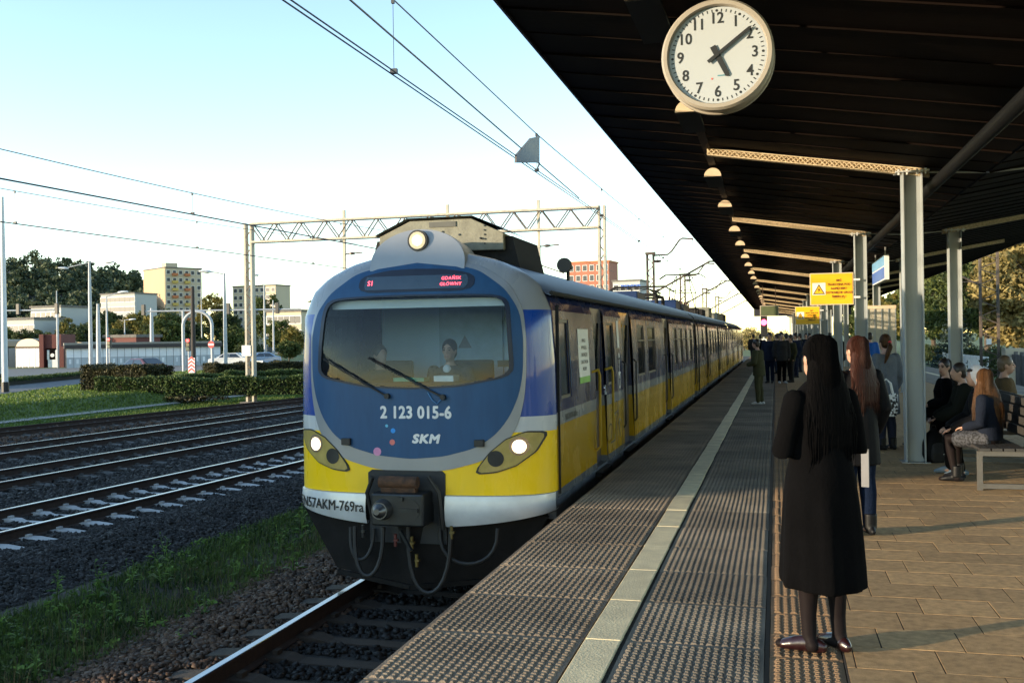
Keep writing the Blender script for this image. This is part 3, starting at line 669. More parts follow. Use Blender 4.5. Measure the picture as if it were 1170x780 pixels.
b = MB(); b.box(-.3, -.27, .08, .11, .25, 4.0 - p.z); b.box(.27, .3, .08, .11, .25, 4.0 - p.z); b.build('hanger', m_brown, t, local=True)
# glazed shelter
t = thing('waiting_shelter', 'pale panelled waiting shelter with vertical glazing bars on the platform', 'shelter', (3.15, 32.5, 0))
MB().box(-.42, .42, 0, 2.6, 2.42, 2.52).build('roof', m_lampb, t, local=True)
m_shel = M('shelter_panel', (.50, .46, .36), (.40, .37, .30), .35)
for i in range(4): MB().box(-.40 + i * .2 + .012, -.40 + (i + 1) * .2 - .012, .03, .05, .1, 2.42).build('panel', m_shel, t, local=True)
for i in range(5): MB().box(-.415 + i * .2, -.385 + i * .2, .0, .07, 0, 2.42).build('post', m_steel, t, local=True)
for i in range(6): MB().box(-.42, -.40, .1 + i * .42, .48 + i * .42, .1, 2.42).build('side_panel', m_shel, t, local=True)
MB().box(-.4, .4, .1, 2.5, 0.002, .06).build('floor', m_conc, t, local=True)
# benches, back to back
def bench(y0, label):
    t = thing('platform_bench', label, 'bench', (2.64, y0, 0), 0, 'back-to-back platform benches'); L = 2.4
    for yy in (0, L - .05):
        b = MB(); b.box(-.62, -.57, yy, yy + .05, 0, .41); b.box(.57, .62, yy, yy + .05, 0, .41); b.build('leg', m_benchw, t, local=True)
        b = MB(); b.box(-.57, .57, yy, yy + .05, .02, .07); b.box(-.57, .57, yy, yy + .05, .36, .41); b.build('end_rail', m_benchw, t, local=True)
    for s in (-1, 1):
        for i in range(4):
            xa = s * (.60 - i * .115); xb = s * (.60 - i * .115 - .10)
            MB().box(min(xa, xb), max(xa, xb), -.03, L + .03, .412, .442).build('seat_slat', m_dkslat, t, local=True)
        for i in range(4):
            b = MB(); z = .55 + i * .10; x = s * (.10 - i * .018); b.box(x - .012, x + .012, -.02, L + .02, z, z + .08); b.build('back_slat', m_dkslat, t, local=True)
    for yy in (.2, L - .25): MB().box(-.03, .03, yy, yy + .05, .41, .94).build('back_post', m_benchw, t, local=True)
    return t
m_dkslat = M('dark_slat', (.045, .042, .04), (.03, .028, .027), .5, scale=8)
bench(11.32, 'dark slatted back-to-back bench with grey metal end frame, its seated girl has brown hair')
bench(14.55, 'second dark back-to-back bench beyond the grey column, woman with glasses on it')

# ================================================================ train
NY = 9.72
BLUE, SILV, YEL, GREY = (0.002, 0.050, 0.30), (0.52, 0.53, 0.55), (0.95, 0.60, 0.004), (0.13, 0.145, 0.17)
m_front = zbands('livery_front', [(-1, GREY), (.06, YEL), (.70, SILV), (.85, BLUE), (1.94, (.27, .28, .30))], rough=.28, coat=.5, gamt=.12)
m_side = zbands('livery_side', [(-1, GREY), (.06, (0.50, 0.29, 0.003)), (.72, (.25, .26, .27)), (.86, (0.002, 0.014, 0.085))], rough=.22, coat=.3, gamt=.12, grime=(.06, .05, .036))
m_silver = M('silver_paint', (.30, .31, .33), (.24, .25, .265), .35, metal=.25, scale=2.5, coat=.3, contrast=.4)
m_bump = M('bumper_silver', (.66, .68, .70), (.52, .53, .54), .38, metal=.2, scale=4, coat=.3, contrast=.6)
m_mask = M('mask_blue', (.020, .080, .190), (.015, .060, .150), .45, scale=3, stretch=(3, 3, .6), contrast=.6, rough2=.42, spec=.3)
m_rubber = M('navy_rubber', (.008, .014, .035), None, .4)
m_roofb = M('roof_blue', (.010, .032, .11), (.006, .02, .07), .42, scale=3, spec=.35)
m_under = M('underframe_grime', (.014, .013, .012), (.007, .0065, .006), .85, scale=8, bump=.3)
m_plow = M('plow_grey', (.011, .010, .010), (.005, .0048, .0046), .8, spec=.2, scale=4, bump=.2, contrast=.8)
m_rust2 = M('rust_bright', (.11, .05, .024), (.035, .018, .011), .85, scale=14, contrast=.9, bump=.4)
m_steeld = M('dark_steel', (.045, .05, .055), (.022, .024, .027), .4, metal=.7, scale=7)
m_hose = M('rubber_hose', (.012, .012, .012), None, .55)
m_box = M('roof_box_olive', (.25, .245, .19), (.16, .155, .12), .75, scale=7, detail=8, contrast=.7, bump=.2)
m_dark = M('dark_interior', (.02, .022, .025), None, .7)
m_cabw = M('cab_wall', (.48, .68, .86), (.42, .60, .78), .6, scale=2)
m_pane = M('window_pane', (.012, .016, .02), None, .06, spec=.8, coat=.5)
m_lens = M('headlight_lens', (.50, .38, .12), (.32, .24, .07), .10, scale=8, coat=1.0)
m_lampon = M('lamp_lit', (.9, .8, .65), None, .3, emit=(1, .80, .52), estr=1.1)
m_lampring = M('lamp_reflector', (.6, .45, .3), (.45, .3, .2), .2, metal=.6, scale=20)
m_wtxt = M('white_lettering', (.80, .80, .80), None, .5)
m_yrail = M('yellow_rail', (.50, .33, .03), None, .4); m_valve = M('brass_valve', (.16, .11, .02), None, .5)
m_wglass = glass('windshield_glass', (.80, .92, 1.0), .02, 1.38)
m_led = M('led_red', (.5, .02, .03), None, .5, emit=(1, .08, .12), estr=1.3)
m_disp = M('display_face', (.035, .065, .10), (.02, .04, .07), .15, scale=2, coat=.6)

train = thing('commuter_train', 'blue and yellow electric commuter train with silver hood arriving at the platform', 'train', (XC, NY, -.96))
HALF = [(1.40, -1.6), (1.44, -.3), (1.44, .8), (1.43, 1.4), (1.40, 1.95), (1.29, 2.21), (1.10, 2.37), (.82, 2.50), (.49, 2.58), (0, 2.62)]
def mirror(h): return list(h) + [(-x, z) for x, z in reversed(h) if x > 1e-6]
OUT = mirror(HALF)
def pray(poly, c, th):
    dx, dz = math.cos(th), math.sin(th); best = None; n = len(poly)
    for i in range(n):
        ax, az = poly[i][0] - c[0], poly[i][1] - c[1]; bx, bz = poly[(i + 1) % n][0] - c[0], poly[(i + 1) % n][1] - c[1]
        ex, ez = bx - ax, bz - az; den = dx * ez - dz * ex
        if abs(den) < 1e-12: continue
        t = (ax * ez - az * ex) / den; s = (ax * dz - az * dx) / den
        if t > 0 and -1e-6 <= s <= 1 + 1e-6: best = t if best is None else min(best, t)
    return best if best else 1e-3
C0 = (0, .55)
def yk(k): return .52 * (1 - max(0, 1 - min(k, 1) ** 3.4) ** .5)
def surf(x, z):
    d = math.hypot(x, z - C0[1])
    if d < 1e-6: return NY
    return NY + yk(d / pray(OUT, C0, math.atan2(z - C0[1], x)))
def smooth_poly(poly, n, c, it=2):
    th = [2 * math.pi * i / n for i in range(n)]; r = [pray(poly, c, t) for t in th]
    for _ in range(it): r = [(r[i - 1] + 2 * r[i] + r[(i + 1) % n]) / 4 for i in range(n)]
    return [(c[0] + q * math.cos(t), c[1] + q * math.sin(t)) for q, t in zip(r, th)]
def scl(poly, c, s): return [(c[0] + (x - c[0]) * s, c[1] + (z - c[1]) * s) for x, z in poly]
def inpoly(poly, x, z):
    r = False; n = len(poly)
    for i in range(n):
        x0, z0 = poly[i]; x1, z1 = poly[i - 1]
        if (z0 > z) != (z1 > z) and x < (x1 - x0) * (z - z0) / (z1 - z0) + x0: r = not r
    return r
def onsurf(poly, o): return [(XC + x, surf(x, z) - o, z) for x, z in poly]
def annulus(A, B, o, name, mat, parent, rows=5, edge=True, smooth=True):
    b = MB(); RGs = []
    if edge: RGs.append(onsurf(A, -.03))
    for i in range(rows + 1):
        q = i / rows; RGs.append(onsurf([(a[0] * (1 - q) + c[0] * q, a[1] * (1 - q) + c[1] * q) for a, c in zip(A, B)], o))
    if edge: RGs.append(onsurf(B, -.004))
    b.rings(RGs, True); return b.build(name, mat, parent, smooth=smooth, ang=50)
def fan(poly, c, o, name, mat, parent, rows=4, edge=True):
    b = MB(); RGs = [onsurf(poly, -.004)] if edge else []
    for i in range(rows): RGs.append(onsurf(scl(poly, c, 1 - i / rows), o))
    RGs.append(onsurf(scl(poly, c, .02), o)); b.rings(RGs, True, False, True); return b.build(name, mat, parent, smooth=True, ang=50)
CM = (0, 1.60)
MASK = smooth_poly(mirror([(0, .43), (.36, .46), (.7, .55), (.9, .68), (1.04, .86), (1.13, 1.08), (1.17, 1.3), (1.175, 1.7), (1.13, 1.95), (.98, 2.17), (.69, 2.375), (.35, 2.46), (0, 2.48)][::-1])[::-1], 128, CM)
RING = smooth_poly(mirror([(0, .29), (.4, .32), (.78, .42), (1.0, .58), (1.12, .78), (1.18, 1.05), (1.20, 1.3), (1.20, 1.7), (1.165, 1.97), (1.02, 2.22), (.72, 2.42), (.36, 2.51), (0, 2.53)][::-1])[::-1], 128, CM)
WSO = smooth_poly(mirror([(0, 1.15), (.5, 1.17), (.95, 1.25), (1.07, 1.29), (1.09, 1.34), (1.07, 1.65), (1.04, 2.0), (1.0, 2.085), (.9, 2.115), (.5, 2.13), (0, 2.135)][::-1])[::-1], 128, CM, 1)
WSI = scl(WSO, CM, .96)
# front shell: rings from the section outline towards the middle; the part behind the mask is open
b = MB(); NTH = 140
ths = [2 * math.pi * (i + .5) / NTH for i in range(NTH)]; rad = [pray(OUT, C0, t) for t in ths]
ks = [1.0, .995, .985, .97, .95, .92, .88, .84, .79, .73, .66, .58, .49, .40, .30, .2, .08]
vs = []
for k in ks:
    for t, r_ in zip(ths, rad):
        x, z = C0[0] + r_ * k * math.cos(t), C0[1] + r_ * k * math.sin(t); vs.append((XC + x, NY + yk(k), max(z, -.02)))
fs = []; INM = scl(MASK, CM, .97)
for i in range(len(ks) - 1):
    for j in range(NTH):
        f = (i * NTH + j, i * NTH + (j + 1) % NTH, (i + 1) * NTH + (j + 1) % NTH, (i + 1) * NTH + j)
        if sum(vs[q][2] < 0 for q in f) >= 3: continue
        if all(inpoly(INM, vs[q][0] - XC, vs[q][2]) for q in f): continue
        fs.append(f)
b.add(vs, fs); b.build('front_shell', m_front, train, smooth=True, ang=60)
annulus(MASK, RING, .010, 'silver_surround', m_silver, train, 3)
fm = annulus(WSO, MASK, .014, 'front_mask', m_mask, train, 8)
wf = annulus(WSI, WSO, .020, 'windshield_frame', m_rubber, train, 2)
fan(scl(WSI, CM, 1.01), CM, .006, 'windshield', m_wglass, wf, 6, edge=False)
# display
DP = smooth_poly([(-.60, 2.165), (.62, 2.165), (.66, 2.2), (.66, 2.34), (.3, 2.40), (0, 2.41), (-.3, 2.40), (-.63, 2.34), (-.63, 2.2)], 96, (0.01, 2.27), 1)
dsp = fan(DP, (.01, 2.27), .019, 'destination_display', m_rubber, train, 3)
DI = smooth_poly([(-.56, 2.19), (.59, 2.19), (.59, 2.335), (-.56, 2.335)], 96, (0.01, 2.262), 0)
fan(DI, (.01, 2.262), .023, 'screen', m_disp, dsp, 3, edge=False)
fr = lambda x0, z0, o: (lambda x, y, d: (XC + x0 + x, surf(x0 + x, z0 + y) - o - d, z0 + y))
put_text('led_text', 'S1', .075, m_led, dsp, fr(-.49, 2.262, .026), depth=.0005)
put_text('led_text', 'GDAŃSK', .048, m_led, dsp, fr(.41, 2.297, .026), depth=.0005, space=1.15)
put_text('led_text', 'GŁÓWNY', .048, m_led, dsp, fr(.41, 2.235, .026), depth=.0005, space=1.15)
put_text('fleet_number', '2 123 015-6', .175, m_wtxt, fm, fr(.06, .905, .017), fat=.006, sx=.86, space=1.06, depth=.0008)
put_text('operator_lettering', 'SKM', .122, m_wtxt, fm, fr(.165, .635, .017), fat=.0075, sx=1.2, shear=.2, space=1.12, depth=.0008)
for (x, z, r_, c) in ((-.26, .77, .016, (.15, .55, .8)), (-.19, .72, .026, (.02, .30, .85)), (-.20, .60, .030, (.75, .20, .18)), (-.37, .50, .044, (.70, .28, .50))):
    fan([(x + r_ * math.cos(6.283 * i / 20), z + r_ * math.sin(6.283 * i / 20)) for i in range(20)], (x, z), .0165, 'sticker_dot', M('sticker', c, None, .5), fm, 1, edge=False)
for sx in (-.72, .74):
    b = MB(); y = surf(sx, .60); b.box(XC + sx - .05, XC + sx + .05, y - .06, y + .0, .565, .635); b.build('socket_cover', m_black, fm, bevel=.006)
# wipers
for xa, za, xb, zb in ((-.99, 1.47, -.24, 1.08), (-.45, 1.47, .37, 1.07)):
    w = MB(); P = [(XC + xa * (1 - q) + xb * q + 0, surf(xa * (1 - q) + xb * q, za * (1 - q) + zb * q) - .05, za * (1 - q) + zb * q) for q in [i / 8 for i in range(9)]]
    w.tube(P, [.007] * 5 + [.011] * 4, 6); w.cyl((P[-1][0], P[-1][1] + .05, P[-1][2]), (P[-1][0], P[-1][1] - .02, P[-1][2]), .028, n=12)
    w.tube([(p[0], p[1] + .02, p[2] + .015) for p in P[:6]], .006, 5)
    w.build('wiper', m_black, train, smooth=True)
b = MB(); b.tube([(XC + .20, surf(.2, 1.12) - .03, 1.12), (XC + .25, surf(.25, 1.0) - .03, 1.04), (XC + .30, surf(.3, .98) - .03, 1.0), (XC + .36, surf(.36, 1.05) - .03, 1.06)], .006, 6)
b.build('washer_hose', M('blue_hose', (.05, .2, .45), None, .5), train, smooth=True)
# seams of the shell
for z in (.075,):
    pass
# headlights
HLP = [(1.40, .70), (1.2, .715), (1.0, .64), (.83, .50), (.66, .275), (.9, .295), (1.1, .36), (1.29, .50)]
for s in (-1, 1):
    H = [(s * x, z) for x, z in HLP]; H = H if s > 0 else H[::-1]; c = (s * 1.06, .51)
    Hs = smooth_poly(H, 72, c, 1)
    h = fan(Hs, c, .014, 'headlight', m_black, train, 3)
    fan(scl(Hs, c, .93), c, .019, 'lens', m_lens, h, 3, edge=False)
    for name, x, z, r_, mt, o in (('reflector', s * 1.13, .565, .098, m_lampring, .0225), ('lamp', s * 1.13, .56, .068, m_lampon, .026), ('side_lamp', s * .90, .44, .082, m_steeld, .024)):
        fan([(x + r_ * math.cos(6.283 * i / 28), z + r_ * math.sin(6.283 * i / 28)) for i in range(28)], (x, z), o, name, mt, h, 2, edge=False)
# bumper halves
for xa, xb in ((-1.435, -.50), (.37, 1.435)):
    b = MB(); RGs = []
    for i in range(25):
        x = xa + (xb - xa) * i / 24; q = (x / 1.44) ** 2; zt, zb_ = .055, -.27 + .14 * q; y = surf(x, .25)
        RGs.append([(XC + x, y + .02, zt + .004), (XC + x, y - .035, zt), (XC + x, y - .055, zt * .6 + zb_ * .4), (XC + x, y - .045, zt * .25 + zb_ * .75), (XC + x, y - .015, zb_), (XC + x, y + .12, zb_ + .01)])
    b.rings(RGs, closed=False); bo = b.build('bumper', m_bump, train, smooth=True, ang=60)
    if xa < 0:
        def fnb(x, y, d):
            X_ = -.96 + x; q = (X_ / 1.44) ** 2; return (XC + X_, surf(max(min(X_, 1.43), -1.43), .25) - .060 - d, -.085 + y + .02 * q)
        put_text('running_number', 'EN57AKM-769ra', .150, m_ink, bo, fnb, fat=.002, sx=.84, depth=.0006)
# coupler and pipes
PT = smooth_poly([(-.48, -.02), (.37, -.02), (.37, .31), (-.48, .31)], 64, (-.05, .15), 0)
fan(PT, (-.05, .15), .012, 'pocket_shade_panel', m_dark, train, 3)  # flat dark panel, the shade of the open pocket put into its colour
MB().box(XC - .48, XC + .37, NY + .02, NY + .9, -.45, -.02).build('coupler_recess', m_dark, train)
cp = MB().box(XC - .33, XC + .23, NY - .30, NY + .25, -.22, .11).build('coupler_head', m_steeld, train, bevel=.02)
b = MB(); b.cyl((XC - .20, NY - .30, -.05), (XC - .20, NY - .40, -.05), .11, .085, 20); b.cyl((XC - .20, NY - .40, -.05), (XC - .20, NY - .47, -.05), .075, .03, 18); b.build('coupler_cone', M('worn_steel', (.18, .19, .2), (.09, .095, .1), .35, metal=.8, scale=9), cp, smooth=True)
b = MB(); b.cyl((XC + .08, NY - .295, -.05), (XC + .08, NY - .306, -.05), .115, n=24); b.build('coupler_socket', m_ink, cp)
b = MB(); b.obox((XC + .08, NY - .315, -.05), (.2, .02, .035)); b.obox((XC + .0, NY - .315, .06), (.05, .03, .04)); b.build('coupler_latch', m_steeld, cp)
b = MB(); b.tube([(XC - .28, NY - .17, .21), (XC + .13, NY - .17, .21)], .062, 14); b.box(XC - .26, XC + .11, NY - .2, NY - .1, .11, .16); b.build('electric_head_cover', m_rust2, cp, smooth=True)
b = MB(); b.tube([(XC - .42, NY - .05, -.18), (XC - .46, NY - .09, .08), (XC - .38, NY - .12, .25)], .022, 8); b.build('cable_loop', m_hose, train, smooth=True); b = MB(); b.tube([(XC + .35, NY - .05, -.28), (XC + .33, NY - .1, .1), (XC + .22, NY - .1, .26)], .022, 8); b.build('cable_loop', m_hose, train, smooth=True)
def hose(P, r=.024): MB().tube([(XC + x, NY - y, z) for x, y, z in P], r, 8).build('brake_hose', m_hose, train, smooth=True)
def loop(x0, x1, z0, zb, y):
    P = []
    for i in range(13):
        a = math.pi * i / 12; P.append(((x0 + x1) / 2 - (x1 - x0) / 2 * math.cos(a), y + .06 * math.sin(a), z0 + (zb - z0) * math.sin(a) ** .7))
    return P
hose(loop(-.62, -.30, -.28, -.78, .05)); hose(loop(-.68, -.42, -.30, -.62, .02), .02); hose(loop(-.02, .44, -.25, -.92, .06)); hose(loop(.30, .92, -.26, -.62, .0), .02)
for x, z, c in ((-.52, -.32, m_steeld), (-.16, -.40, M('red_valve', (.10, .012, .010), None, .5)), (.02, -.42, m_valve), (.45, -.30, m_valve), (.07, -.60, m_valve)):
    b = MB(); b.cyl((XC + x, NY - .07, z - .07), (XC + x, NY - .07, z + .06), .017, n=10); b.obox((XC + x + .015, NY - .09, z), (.045, .04, .02)); b.build('hose_valve', c, train, smooth=True)
b = MB(); b.bar((XC - .05, NY - .2, -.28), (XC + .08, NY - .25, -.47), .03, .03); b.build('uncoupling_lever', m_steeld, train)
for s in (-1, 1):
    b = MB(); A = [(XC - .03, NY - .02, -.24), (XC + s * 1.38, NY + .34, -.18), (XC + s * .98, NY + .28, -.80), (XC - .03, NY + .02, -.88)]
    B = [(x, y + .025, z) for x, y, z in A]
    b.prism(A, B); b.build('snow_plow', m_plow, train)
    b = MB(); b.bar((XC - .03, NY + .0, -.90), (XC + s * .96, NY + .26, -.835), .03, .05); b.build('plow_edge', m_plow, train)
# roof dome with top lamp
b = MB(); n = 24; prof = [(-.53, 2.40)] + [(-.53 * math.cos(math.pi * i / n), 2.47 + .37 * math.sin(math.pi * i / n) ** .95) for i in range(n + 1)] + [(.53, 2.40)]
RGs = []
for y, s_, dz in ((NY + .30, .985, -.015), (NY + .27, 1.0, 0), (NY + .34, 1.01, 0), (NY + .8, .97, -.04), (NY + 1.3, .85, -.17)):
    RGs.append([(XC + x * s_, y + (z - 2.5) * .25, z + dz) for x, z in prof])
RGs = RGs[1:]; b.rings(RGs, closed=True, cap0=True, cap1=True); dm = b.build('lamp_dome', m_silver, train, smooth=True, ang=45)
def zc(r_, y0, y1): 
    q = MB(); q.cyl((XC, y0, 2.715), (XC, y1, 2.715), r_, n=28); return q
zc(.112, NY + .37, NY + .285).build('top_lamp_bezel', m_black, dm, smooth=True); zc(.092, NY + .36, NY + .278).build('top_lamp_reflector', m_lampring, dm); zc(.055, NY + .36, NY + .272).build('top_lamp', m_lampon, dm)
# cab interior
MB().box(XC - 1.24, XC + 1.24, NY + 2.3, NY + 2.34, .2, 2.22).build('cab_back_wall', m_cabw, train)
MB().box(XC - .45, XC + .38, NY + 2.26, NY + 2.30, .3, 2.2).build('cab_door', M('cab_door_paint', (.38, .56, .74), None, .5), train)
MB().box(XC - 1.36, XC + 1.36, NY + .4, NY + 2.3, .15, .2).build('cab_floor', m_dark, train)
MB().box(XC - 1.12, XC + 1.12, NY + .6, NY + 2.3, 2.24, 2.28).build('cab_ceiling', m_cabw, train)
MB().box(XC - 1.15, XC + 1.15, NY + .26, NY + .75, .9, 1.21).build('driver_desk', m_dark, train, bevel=.02)
MB().box(XC - .98, XC + .98, NY + .26, NY + .28, 2.00, 2.09).build('sun_blind', m_white, train)
MB().box(XC + .12, XC + .34, NY + .40, NY + .60, 1.21, 1.27).build('papers', m_white, train)
MB().box(XC - .35, XC - .0, NY + .42, NY + .6, 1.21, 1.25).build('green_folder', M('green_card', (.05, .35, .22), None, .6), train)
for sx in (-.68, .30):
    b = MB(); b.box(XC + sx - .24, XC + sx + .24, NY + 1.25, NY + 1.33, .75, 1.42); b.box(XC + sx - .24, XC + sx + .24, NY + .85, NY + 1.3, .68, .78); b.box(XC + sx - .05, XC + sx + .05, NY + 1.0, NY + 1.1, .2, .68); b.build('cab_seat', M('seat_grey', (.02, .026, .036), None, .9, spec=.1), train, bevel=.03)
b = MB(); b.add([(XC - .11 + x, NY + 2.255, 1.62 + z) for x, z in ((-.09, -.07), (.09, -.07), (0, .09))], [(0, 1, 2)]); b.build('cab_warning_mark', M('cab_mark', (.2, .22, .26), None, .5), train)
b = MB(); b.box(XC + .72, XC + 1.1, NY + .8, NY + 1.0, 1.35, 1.42); b.bar((XC + .9, NY + .9, 1.2), (XC + .9, NY + .9, 1.36), .04, .04); b.build('cab_monitor', m_dark, train)

# car bodies
def wx(z): return float(np.interp(z, [-.3, .8, 1.4, 1.95, 2.21], [1.44, 1.44, 1.43, 1.40, 1.29]))
ZR = [-.02, .4, .8, 1.4, 1.95, 2.12]
def wall(b, y0, y1, z0, z1, s):
    zz = [z0] + [z for z in ZR if z0 + .01 < z < z1 - .01] + [z1]
    b.rings([[(XC + s * wx(z), y, z) for z in zz] for y in ((y0, y1) if s < 0 else (y1, y0))], closed=False)
    if z1 < 2.1: b.add([(XC + s * wx(z1), y0, z1), (XC + s * wx(z1), y1, z1), (XC + s * (wx(z1) - .09), y1, z1), (XC + s * (wx(z1) - .09), y0, z1)], [(0, 1, 2, 3)])
    if z0 > 0: b.add([(XC + s * wx(z0), y0, z0), (XC + s * wx(z0), y1, z0), (XC + s * (wx(z0) - .09), y1, z0), (XC + s * (wx(z0) - .09), y0, z0)], [(0, 3, 2, 1)])
def jamb(b, y, z0, z1, s): b.add([(XC + s * wx(z0), y, z0), (XC + s * wx(z1), y, z1), (XC + s * (wx(z1) - .09), y, z1), (XC + s * (wx(z0) - .09), y, z0)], [(0, 1, 2, 3)])
m_winf = M('window_rubber', (.01, .01, .012), None, .4)
m_door = M('door_blue', (.004, .014, .06), (.003, .010, .04), .3, coat=.6, scale=3)
def car(ya, yb, ops):
    """ops: (y0, y1, kind) on the platform side"""
    for s in (1, -1):
        b = MB(); y = ya
        if s > 0:
            for y0, y1, kind in ops:
                z0, z1 = (1.0, 1.86) if kind == 'w' else (-.02, 2.04)
                wall(b, y, y0, -.02, 2.12, s)
                if kind == 'w': wall(b, y0, y1, -.02, z0, s)
                wall(b, y0, y1, z1, 2.12, s); jamb(b, y0, z0, z1, s); jamb(b, y1, z0, z1, s); y = y1
        wall(b, y, yb, -.02, 2.12, s)
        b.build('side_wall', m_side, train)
    for y0, y1, kind in ops:
        if kind == 'w':
            x = XC + wx(1.4)
            b = MB(); e = .035
            for (p, q, r_, t_) in ((y0, y1, 1.0, 1.0 + e), (y0, y1, 1.86 - e, 1.86), (y0, y0 + e, 1.0 + e, 1.86 - e), (y1 - e, y1, 1.0 + e, 1.86 - e)):
                b.add([(XC + wx(r_) - .012, p, r_), (XC + wx(r_) - .012, q, r_), (XC + wx(t_) - .012, q, t_), (XC + wx(t_) - .012, p, t_)], [(0, 1, 2, 3)])
            w = b.build('window', m_winf, train)
            b = MB(); b.add([(XC + wx(1.03) - .025, y0 + .03, 1.03), (XC + wx(1.03) - .025, y1 - .03, 1.03), (XC + wx(1.83) - .025, y1 - .03, 1.83), (XC + wx(1.83) - .025, y0 + .03, 1.83)], [(0, 1, 2, 3)]); b.build('pane', m_pane, w)
            if y1 - y0 > .7: MB().box(XC + wx(1.6) - .026, XC + wx(1.6) + .002, y0 + .03, y1 - .03, 1.585, 1.61).build('vent_bar', m_winf, w)
        else:
            ym = (y0 + y1) / 2
            for p, q in ((y0, ym - .004), (ym + .004, y1)) if kind == 'd' else ((y0, y1),):
                d = MB().box(XC + 1.31, XC + 1.35, p, q, -.02, 2.04).build('door', m_door, train)
                MB().box(XC + 1.351, XC + 1.356, p + .09, q - .09, .95, 1.85).build('pane', m_pane, d)
            if kind != 's':
                b = MB()
                for yy in (y0 - .06, y1 + .06): b.tube([(XC + 1.43, yy, 1.3), (XC + 1.475, yy, 1.25), (XC + 1.475, yy, .35), (XC + 1.44, yy, .30)], .015, 8)
                b.build('handrail', m_black, train, smooth=True)
            MB().box(XC + 1.20, XC + 1.50, y0 - .02, y1 + .02, -.12, -.06).build('door_step', m_under, train)
    b = MB(); pr = [(-1.405, 2.10), (-1.33, 2.13), (-1.27, 2.22), (-1.10, 2.36), (-.82, 2.485), (-.49, 2.57), (0, 2.61)]; pr = pr + [(-x, z) for x, z in reversed(pr[:-1])]
    b.rings([[(XC + x, y, z) for x, z in pr] for y in (yb, ya)], closed=False); b.build('roof', m_roofb, train, smooth=True, ang=30)
    b = MB(); b.tube([(XC + 1.40, ya, 2.13), (XC + 1.40, yb, 2.13)], .025, 6); b.build('rain_gutter', m_under, train)
    MB().box(XC - 1.25, XC + 1.25, ya + .3, yb, -.5, -.03).build('underframe', m_under, train)
    MB().box(XC + 1.33, XC + 1.42, ya, yb, -.24, -.025).build('side_skirt', GREYM, train)
    for e in ((ya + .05, yb - .05) if ya > 15 else (yb - .05,)): MB().box(XC - 1.24, XC + 1.24, e - .02, e + .02, -.0, 2.22).build('end_wall', m_dark, train)
    MB().box(XC - .9, XC + .9, ya + 2.5, yb - .1, -.0, .02).build('floor', m_dark, train)
    for yb0 in (ya + 3.2, yb - 3.2):
        for dy in (-1.25, 1.25):
            for sx in (-.75, .75):
                b = MB(); b.cyl((XC + sx - .06, yb0 + dy, -.50), (XC + sx + .06, yb0 + dy, -.50), .455, n=24); b.build('wheel', m_steeld, train, smooth=True)
        MB().box(XC - 1.05, XC + 1.05, yb0 - 1.7, yb0 + 1.7, -.62, -.40).build('bogie_frame', m_under, train)
GREYM = M('skirt_grey', GREY, tuple(c * .5 for c in GREY), .5, scale=4, contrast=.7)
Y1 = NY + .50
ops1 = [(10.50, 11.05, 'w'), (12.6, 13.42, 's'), (13.62, 14.22, 'w'), (15.0, 16.1, 'd'), (16.75, 17.65, 'w'), (18.15, 19.3, 'w'), (20.9, 22.0, 'd'), (22.9, 23.7, 'w'), (24.2, 25.15, 'w'), (25.7, 26.5, 'w'), (26.95, 28.0, 'w'), (28.5, 29.6, 'd')]
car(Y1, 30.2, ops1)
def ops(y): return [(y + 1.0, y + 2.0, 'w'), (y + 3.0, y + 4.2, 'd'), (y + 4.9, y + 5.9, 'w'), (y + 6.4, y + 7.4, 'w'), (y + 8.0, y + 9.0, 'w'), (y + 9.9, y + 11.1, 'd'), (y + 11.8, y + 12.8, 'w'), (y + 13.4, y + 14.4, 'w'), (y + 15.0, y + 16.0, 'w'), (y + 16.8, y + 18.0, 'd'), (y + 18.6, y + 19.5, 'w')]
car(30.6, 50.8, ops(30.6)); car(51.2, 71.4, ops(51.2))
for y in (30.2, 50.8): MB().box(XC - 1.2, XC + 1.2, y, y + .4, -.2, 2.3).build('gangway_bellows', m_hose, train)
# yellow grab rails, poster, markings on the first car
for yy in (12.48, 13.52):
    b = MB(); b.tube([(XC + 1.42, yy - .12, 1.22), (XC + 1.50, yy - .05, 1.25), (XC + 1.51, yy, 1.18), (XC + 1.51, yy, .28), (XC + 1.44, yy, .22)], .018, 8); b.build('grab_rail', m_yrail, train, smooth=True)
def sidept(y, z, o): return (XC + wx(z) + o, y, z)
ps = MB(); ps.add([sidept(11.52, 1.14, .006), sidept(12.2, 1.14, .006), sidept(12.2, 1.76, .006), sidept(11.52, 1.76, .006)], [(0, 1, 2, 3)]); po = ps.build('notice_poster', m_white, train)
b = MB(); b.add([sidept(11.52, 1.115, .007), sidept(12.2, 1.115, .007), sidept(12.2, 1.19, .007), sidept(11.52, 1.19, .007)], [(0, 1, 2, 3)]); b.build('poster_footer', M('poster_green', (.18, .5, .05), None, .5), po)
sf = lambda y0, z0, o: (lambda x, y, d: sidept(y0 + x, z0 + y, o + d))
for i, s in enumerate(('UWAGA', 'W POCIĄGU', 'OBOWIĄZUJE', 'ZAKAZ PALENIA', 'PROSIMY')):
    put_text('poster_lettering', s, .062, m_ink, po, sf(11.86, 1.62 - i * .085, .008), depth=.0004)
put_text('running_number', 'EN57AKM-769ra', .10, m_ink, train, sf(11.0, .79, .003), depth=.0006)
b = MB()
for yc, zc_ in ((13.68, .20), (14.55, .20)):
    n = 28; b.rings([[sidept(yc + q * math.cos(6.283 * i / n), zc_ + q * math.sin(6.283 * i / n), .004) for i in range(n)] for q in (.25, .27)], True)
